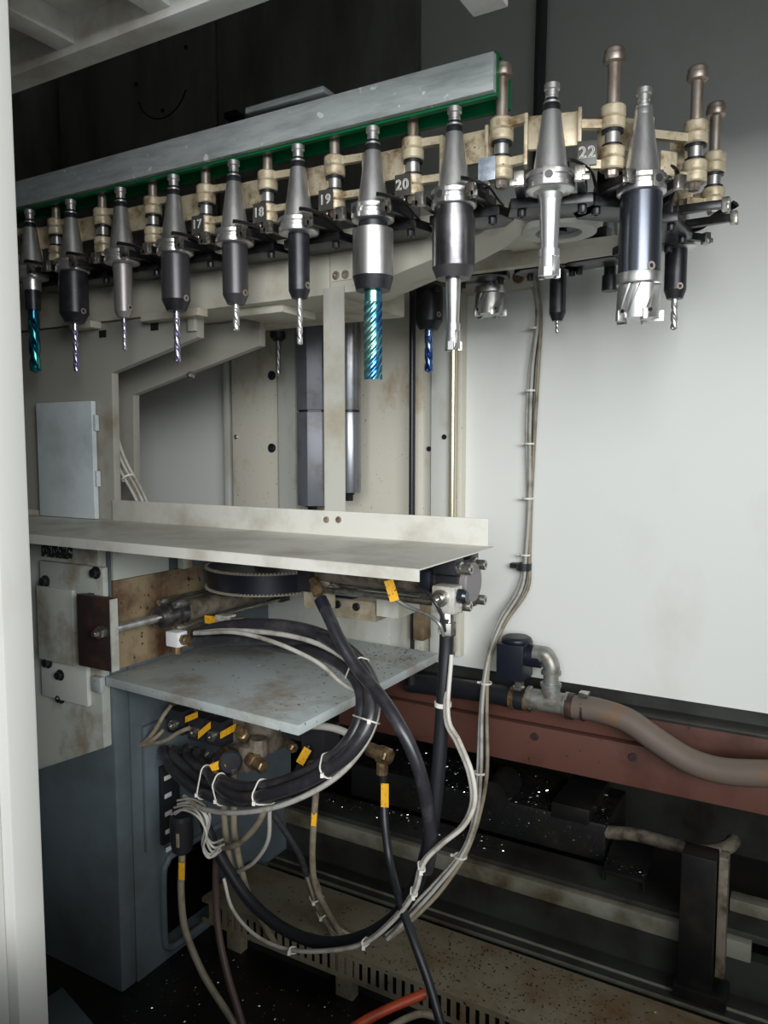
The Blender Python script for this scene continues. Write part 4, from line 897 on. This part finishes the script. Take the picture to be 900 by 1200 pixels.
put('tee_fitting', B(lt([(.014, -.05), (.018, -.045), (.018, -.01), (.022, -.008), (.022, .02), (.020, .024)], tuple(g0), (1,-.2,-.05), 8), lt([(.011, -.052), (.015, -.05), (.015, -.02), (.012, -.018), (.012, 0)], tuple(g0), 'z', 8)), 'brass', tg, .001)
put('hose_line', B(tb([(-0.9262, 1.6, 0.8419), (-0.9238, 1.6, 0.7875), (-0.9098, 1.58, 0.7224), (-0.8838, 1.56, 0.6405), (-0.82, 1.5, 0.5836), (-0.7628, 1.46, 0.5321), (-0.7179, 1.44, 0.4694), (-0.6805, 1.42, 0.4074), (-0.6638, 1.42, 0.355)], .0105, seg=10)), 'sleeve', tg)
tagplate(tg, (-0.9109, 1.582, 0.7934), .0, .019, .060, .35)

def cable(name, label, pts, r, m, cat='cable', group=None):
    o = put(name, B(tb(pts, r, seg=9, sub=6)), m); tag(o, label, cat, group); return o
o = thing('tagged_cable', 'pale cable with a yellow tag hanging below the hose loop', 'cable', (-1.1517, 1.75, 0.2423))
put('cable_line', B(tb([(-1.1313, 1.6, 0.739), (-1.1517, 1.62, 0.6551), (-1.1868, 1.66, 0.531), (-1.2074, 1.7, 0.4181), (-1.1975, 1.74, 0.3233), (-1.1905, 1.8, 0.2213)], .009, seg=9)), 'oldcable', o)
tagplate(o, (-1.1431, 1.608, 0.6625), .06, .014, .036, .35)
cable('black_cable', 'thin dark cable slanting down from the hose loop to the tied wires', [(-1.2946, 1.6, 0.6645), (-1.2687, 1.63, 0.6017), (-1.2334, 1.66, 0.5182), (-1.2338, 1.7, 0.4357)], .009, 'rubber')
wt = thing('wire_harness', 'tied harness of stripped pale wires lying on the conveyor cover', 'wires', (-1.1846, 1.8, 0.202))
WT = []
for k in range(5):
    sft = (k-2)*.010
    WT.append([(x+sft*w, y+.008*math.sin(k*2+w), z+.004*math.cos(k*3)+sft*.3*w) for (x, y, z), w in zip([(-1.2337, 1.7, 0.4433), (-1.2307, 1.72, 0.3881), (-1.2273, 1.74, 0.3269), (-1.2193, 1.78, 0.2497), (-1.2099, 1.82, 0.198), (-1.1933, 1.86, 0.1614)], (.6, .9, .7, .6, 1.6, 3.0))])
    put('wire', B(tb(WT[-1], .0055, seg=8)), 'oldcable', wt)
for c in [(-1.2326, 1.735, 0.3487), (-1.2265, 1.76, 0.2902)]:
    hull_tie(wt, WT, (.0055,)*5, c)
cable('brown_cable', 'dark brown cable hanging straight to the black floor', [(-1.5147, 1.64, 0.4765), (-1.524, 1.64, 0.3682), (-1.4993, 1.62, 0.2276), (-1.451, 1.6, 0.1244), (-1.3966, 1.58, 0.0533), (-1.3521, 1.57, -0.0253)], .011, 'browncable')
cable('loose_cable', 'pale cable looping loosely below the hose bundle', [(-1.2651, 1.56, 0.6884), (-1.3096, 1.57, 0.6178), (-1.3888, 1.59, 0.5388), (-1.4552, 1.6, 0.5036), (-1.4959, 1.62, 0.5039)], .009, 'oldcable')
cable('loose_cable', 'grey cable sagging to the right of the black connector', [(-1.2698, 1.58, 0.6669), (-1.2932, 1.6, 0.5672), (-1.3595, 1.62, 0.4773), (-1.4408, 1.64, 0.4135), (-1.5121, 1.66, 0.3616)], .006, 'cable')
cw = thing('coiled_wires', 'small tangle of pale wires beside the hose unions', 'wires', (-1.449, 1.52, 0.6239))
for k in range(6):
    u0 = k*.011
    put('wire', B(tb([(x+.006*math.sin(k*2.1+i), y-.004*k, z-u0*.55+.005*math.cos(k+i*1.3)) for i, (x, y, z) in enumerate([(-1.5717, 1.54, 0.6352), (-1.5149, 1.53, 0.6628), (-1.4542, 1.52, 0.6667), (-1.43, 1.52, 0.6336), (-1.4532, 1.53, 0.5791), (-1.4381, 1.54, 0.5438), (-1.4092, 1.55, 0.5618)])], .0035, seg=7)), 'whitecable' if k % 2 else 'cable', cw)
fan = thing('wire_fan', 'fan of pale wires leaving the solenoids at the shelf left end', 'wires', (-1.7815, 1.6, 0.7385))
for pts in [[(-1.7852, 1.6, 0.7377), (-1.725, 1.6, 0.7921), (-1.7013, 1.62, 0.843), (-1.689, 1.64, 0.8708)], [(-1.7852, 1.6, 0.7377), (-1.7258, 1.6, 0.7708), (-1.7029, 1.62, 0.7977)], [(-1.8001, 1.6, 0.7347), (-1.6902, 1.6, 0.7699), (-1.6294, 1.61, 0.8071), (-1.5977, 1.62, 0.8228)], [(-1.7887, 1.6, 0.7424), (-1.7989, 1.6, 0.7673), (-1.7939, 1.61, 0.7973), (-1.7933, 1.62, 0.8076)]]:
    put('wire', B(tb(pts, .0068, seg=8)), 'oldcable' if pts[0][2] < .75 else 'cable', fan)
cable('thin_cable', 'thin dark cable curving from under the tray to the port block', [(-0.7931, 1.52, 1.3333), (-0.757, 1.5, 1.3284), (-0.731, 1.49, 1.3099), (-0.7191, 1.5, 1.279), (-0.7174, 1.51, 1.2428)], .0045, 'rubber')
tc = cable('thin_cable', 'thin grey cable with a yellow tag sagging to the drop hose', [(-0.8414, 1.52, 1.2972), (-0.8104, 1.52, 1.2846), (-0.7618, 1.51, 1.2761), (-0.7273, 1.5, 1.2628), (-0.7194, 1.51, 1.233)], .0045, 'galv')
tagplate(tc, (-0.8544, 1.515, 1.3205), -.30, .022, .050, .3)

# ---------------------------------------------------------------- coolant pipework on the right
sl = thing('coolant_valve', 'black coil valve with a grey elbow and tee on the wall foot', 'valve', (-0.7499, 2.34, 0.79))
q = Vector((-0.8635, 2.36, 0.9537))
put('coil_body', B(bx((q.x-.052, 2.32, q.z-.065), (q.x+.04, 2.42, q.z+.055)), lt([(.05, .055), (.05, .068), (.04, .074)], (q.x-.0, 2.37, q.z), 'z', 20)), 'pulley', sl, .005)
put('coil_socket', B(lt([(.036, .03), (.036, .085), (.030, .09)], (q.x, 2.37, q.z+.015), 'x', 20)), 'pulley', sl)
put('valve_stem', B(lt([(.022, -.115), (.022, -.095), (.017, -.09), (.017, -.065)], (q.x+.01, 2.37, q.z), 'z', 6)), 'nickel', sl, .001)
e0, e1, e2, e3 = [Vector(k) for k in [(-0.7998, 2.36, 0.9796), (-0.7599, 2.36, 0.9795), (-0.7424, 2.36, 0.9484), (-0.7413, 2.36, 0.8925)]]
put('elbow', B(tb([tuple(e0), tuple(e0*.5+e1*.5), tuple(e1), tuple(e2), tuple(e2*.5+e3*.5)], .027, seg=18, sub=8), lt([(.032, -.006), (.032, .006)], tuple(e2*.6+e3*.4), 'z', 18)), 'galv', sl)
T0 = Vector((-0.7486, 2.36, 0.8293))
put('riser', B(lt([(.024, T0.z+.0), (.024, e3.z+.04)], (e2.x, e2.y, 0), 'z', 18)), 'galv', sl)
put('tee', B(lt([(.040, -.068), (.040, -.058), (.034, -.056), (.034, .056), (.040, .058), (.040, .068)], (T0.x-.003, T0.y, T0.z), 'x', 22), lt([(.030, .02), (.030, .05), (.034, .052), (.034, .062)], (e2.x, e2.y, T0.z), 'z', 18)), 'galv', sl)
ho = thing('coolant_hose', 'thick rusty brown hose sagging right from the grey tee', 'hose', (-0.2366, 2.3, 0.7276))
HP = [(-0.6678, 2.36, 0.8264), (-0.591, 2.355, 0.8302), (-0.4985, 2.35, 0.8159), (-0.4079, 2.34, 0.7726), (-0.3212, 2.33, 0.7365), (-0.2389, 2.32, 0.7271), (-0.15, 2.31, 0.7403), (-0.0454, 2.3, 0.767), (0.0717, 2.29, 0.8103)]
put('hose_line', B(tb(HP, .0375, seg=16, sub=6)), 'bighose', ho)
put('hose_collar', B(lt([(.042, 0), (.042, .022)], (HP[0][0]-.02, HP[0][1], HP[0][2]), 'x', 20), lt([(.0405, .05), (.0405, .058)], (HP[0][0]-.02, HP[0][1], HP[0][2]), 'x', 20)), 'rustplate', ho)
put('clamp_screw', B(bx((HP[0][0]+.02, HP[0][1]-.02, HP[0][2]+.036), (HP[0][0]+.05, HP[0][1]+.01, HP[0][2]+.055))), 'nickel', ho, .003)
hl = thing('black_feed_hose', 'black hose with steel clamps entering the tee from the left', 'hose', (-0.9032, 2.36, 0.8148))
HL = [(-0.8086, 2.36, 0.8191), (-0.8585, 2.36, 0.8194), (-0.9223, 2.37, 0.8204), (-1.0037, 2.38, 0.8161), (-1.109, 2.4, 0.8055), (-1.2893, 2.42, 0.7902)]
put('hose_line', B(tb(HL, .034, seg=16, sub=6)), 'sleeve', hl)
for k in (0, 1):
    put('hose_clamp', B(rg(.034, .038, -.008, .008, c=(HL[1][0]-.01-.05*k+.05, HL[1][1], HL[1][2]+.001), axis='x', seg=22)), 'brass', hl)

rb = thing('rust_beam', 'rust red channel beam along the foot of the white wall', 'beam', (-.4, 2.42, .575))
put('lower_flange', B(bx((-1.6, 2.42, .578), (1.2, 2.47, .715))), 'rust', rb, .005)
put('upper_flange', B(bx((-1.6, 2.445, .717), (1.2, 2.47, .80))), 'rust', rb, .004)
put('lip', B(bx((-1.6, 2.435, .80), (1.2, 2.60, .812))), 'bed', rb, .003)
put('shadow_gap_strip', B(bx((-1.6, 2.515, .812), (1.2, 2.60, .857))), 'bed', rb)  # dark paint closes the gap and stands in for its shade
for p in [(-0.8123, 2.42, 0.6806), (-0.492, 2.42, 0.6763)]:
    put('bolt', B(hexbolt(p, (0,-1,0), .013, .008)), 'rustplate', rb)

# ---------------------------------------------------------------- machine bed and chip conveyor
lg = thing('bed_ledge', 'pale stained ledge running along the dark machine bed', 'ledge', (-.6, 2.3, .18))
put('ledge_face', B(bx((-1.9, 2.30, .190), (-.13, 2.33, .245))), 'ledge', lg, .004)
put('ledge_top', B(bx((-1.9, 2.33, .235), (.6, 2.48, .26))), 'bed', lg, .004)
put('ledge_wall', B(bx((-1.9, 2.315, .02), (.8, 2.36, .190))), 'bed', lg)
put('upper_rail', B(bx((-.20, 2.42, .26), (.8, 2.47, .30))), 'ledge', lg, .004)
bs = thing('bed_step', 'dark grooved step in front of the pale ledge', 'step', (-.6, 2.24, 0))
put('step_body', B(bx((-1.9, 2.20, 0), (.8, 2.312, .075))), 'bed', bs, .003)
put('step_edge', B(bx((-1.9, 2.192, .070), (.8, 2.199, .080))), 'ledge', bs, .001)
put('step_edge', B(bx((-1.9, 2.235, .075), (.8, 2.240, .083))), 'ledge', bs, .001)
pp = thing('bed_pillar', 'black square pillar standing in front of the pale ledge', 'pillar', (-.30, 2.25, 0))
pa = Vector((-0.3122, 2.22, 0.2508)); pb_ = Vector((-0.2208, 2.22, 0.2816))
put('pillar_body', B(bx((pa.x, 2.22, .12), (pb_.x, 2.298, 0.5057))), 'motor', pp, .004)
put('pillar_flank', B(bx((pb_.x+.004, 2.25, .15), (pb_.x+.028, 2.298, 0.5056))), 'oldgrey', pp, .002)
put('pillar_foot', B(bx((pa.x-.01, 2.205, .083), (pb_.x+.04, 2.298, .12))), 'motor', pp, .004)
dm = thing('drive_unit', 'black drive unit covered in metal chips under the rust beam', 'motor', (-0.7319, 2.5, 0.2555))
d0 = Vector((-1.048, 2.5, 0.2172)); d1 = Vector((-0.5887, 2.5, 0.3395))
put('unit_body', B(bx((d0.x-.55, 2.50, .26), (d1.x, 2.80, 0.3924))), 'motor', dm, .01)
put('unit_lid', B(bx((-0.7761, 2.495, 0.3768), (-0.6445, 2.78, 0.4314))), 'motor', dm, .004)
put('unit_snout', B(lt([(.05, -.06), (.055, 0), (.055, .08)], (d0.x+.08, 2.50, .43), 'y', 20)), 'motor', dm)
chu = thing('chip_chute', 'small chip covered spout beside the drive unit', 'chute', (-0.5004, 2.42, 0.3006))
k0 = Vector((-0.5727, 2.44, 0.2932)); k1 = Vector((-0.4403, 2.42, 0.3123))
put('spout', B(pr([(2.40, k0.z), (2.40, k0.z-.012), (2.55, k0.z+.03), (2.55, k0.z+.05)], 'x', k0.x, k1.x)), 'motor', chu, .002)
put('spout_lip', B(bx((k0.x, 2.395, k0.z-.04), (k0.x+.008, 2.41, k0.z)), bx((k1.x-.008, 2.395, k0.z-.04), (k1.x, 2.41, k0.z))), 'motor', chu)
cable('bed_pipe', 'dull bent pipe lying across the machine bed behind the pillar', [(-0.5885, 2.52, 0.3602), (-0.4931, 2.5, 0.3853), (-0.371, 2.48, 0.3927), (-0.2829, 2.48, 0.3943), (-0.2265, 2.52, 0.4019), (-0.2081, 2.58, 0.404)], .022, 'oldgrey', 'pipe')

cv = thing('chip_conveyor', 'beige slotted conveyor cover with rust stains on the floor', 'conveyor', (-.9, 1.95, 0))
GY0, GY1, GZ = 1.815, 2.07, .15
put('cover_top', B(bx((-1.75, GY0, GZ-.004), (.5, GY1, GZ))), 'grate', cv, .001)
put('rear_skirt', B(bx((-1.75, GY1-.004, .02), (.5, GY1, GZ-.004))), 'grate', cv)
put('slot_rail', B(bx((-1.75, GY0, GZ-.016), (.5, GY0+.004, GZ-.004))), 'grate', cv)
put('slot_rail', B(bx((-1.75, GY0, GZ-.085), (.5, GY0+.004, GZ-.070))), 'grate', cv)
slat_me = mesh_from(B(bx((0, GY0, GZ-.070), (.0155, GY0+.004, GZ-.016))), 'slat', M['grate'])
x = -1.72; i = 0
slat_me.transform(Matrix.Translation((.9, -1.95, 0)))
while x < -.45:
    o = bpy.data.objects.new('slat', slat_me); COL.objects.link(o); o.parent = cv; o.location = (x, 0, 0)
    x += .0285
put('conveyor_well', B(bx((-1.75, GY0+.05, .0), (.5, GY0+.06, GZ-.006))), 'void', cv)
for x in (-1.19, -.55, -1.62):
    put('leg', B(bx((x-.03, GY0+.006, 0), (x+.03, GY0+.04, GZ-.006))), 'grate', cv, .002)
o = cable('orange_hose', 'dirty orange hose lying on the floor before the conveyor', [(-1.0216, 1.55, 0.1367), (-0.9749, 1.6, 0.1676), (-0.9196, 1.66, 0.1888), (-0.8674, 1.72, 0.2026)], .013, 'orange', 'hose')
o = cable('floor_hose', 'pale hose end lying beside the orange hose', [(-0.8998, 1.58, 0.1881), (-0.8726, 1.62, 0.1967), (-0.8467, 1.66, 0.1935), (-0.8125, 1.68, 0.184)], .009, 'oldcable', 'hose')

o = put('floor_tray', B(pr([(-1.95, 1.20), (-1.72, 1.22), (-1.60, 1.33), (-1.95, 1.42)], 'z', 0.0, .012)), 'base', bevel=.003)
tag(o, 'pale oily sheet lying on the floor beside the door post', 'sheet')

# ---------------------------------------------------------------- swarf
bm = bmesh.new()
chips(bm, 1500, lambda: (random.uniform(-1.75, -.2), random.uniform(1.2, 1.80), .001), .0012, .0035)
chips(bm, 900, lambda: (random.uniform(-1.5, -.1), random.uniform(2.08, 2.19), .001), .0012, .003)
stuff('floor_chips', bm, 'chip', 'scattered bright metal chips on the black floor', 'chips')
bm = bmesh.new()
chips(bm, 700, lambda: (random.gauss(-.75, .35), random.uniform(1.82, 2.06), .1505), .0012, .004)
stuff('conveyor_swarf', bm, 'floor', 'dark oily swarf on the conveyor cover', 'chips')
bm = bmesh.new()
zt = 0.3924
chips(bm, 2600, lambda: (random.uniform(d0.x-.5, d1.x), random.uniform(2.5, 2.75), zt+.001), .0015, .005)
chips(bm, 900, lambda: (random.uniform(d0.x-.3, d1.x), 2.497, random.uniform(.28, zt)), .001, .003)
chips(bm, 260, lambda: (random.uniform(k0.x, k1.x), random.uniform(2.40, 2.5), k0.z+.012), .0015, .004)
chips(bm, 700, lambda: (random.uniform(-1.7, -.9), random.uniform(2.38, 2.47), .261), .0015, .004)
stuff('bed_chips', bm, 'chip', 'glittering metal chips heaped over the machine bed', 'chips')
bm = bmesh.new()
chips(bm, 420, lambda: (random.uniform(-1.30, -1.07), random.uniform(1.75, 2.17), .991), .001, .0035)
chips(bm, 120, lambda: (random.uniform(-1.75, -1.07), random.uniform(1.5, 2.17), .991), .001, .003)
stuff('shelf_chips', bm, 'chipdark', 'dark metal chips scattered on the shelf plate', 'chips')
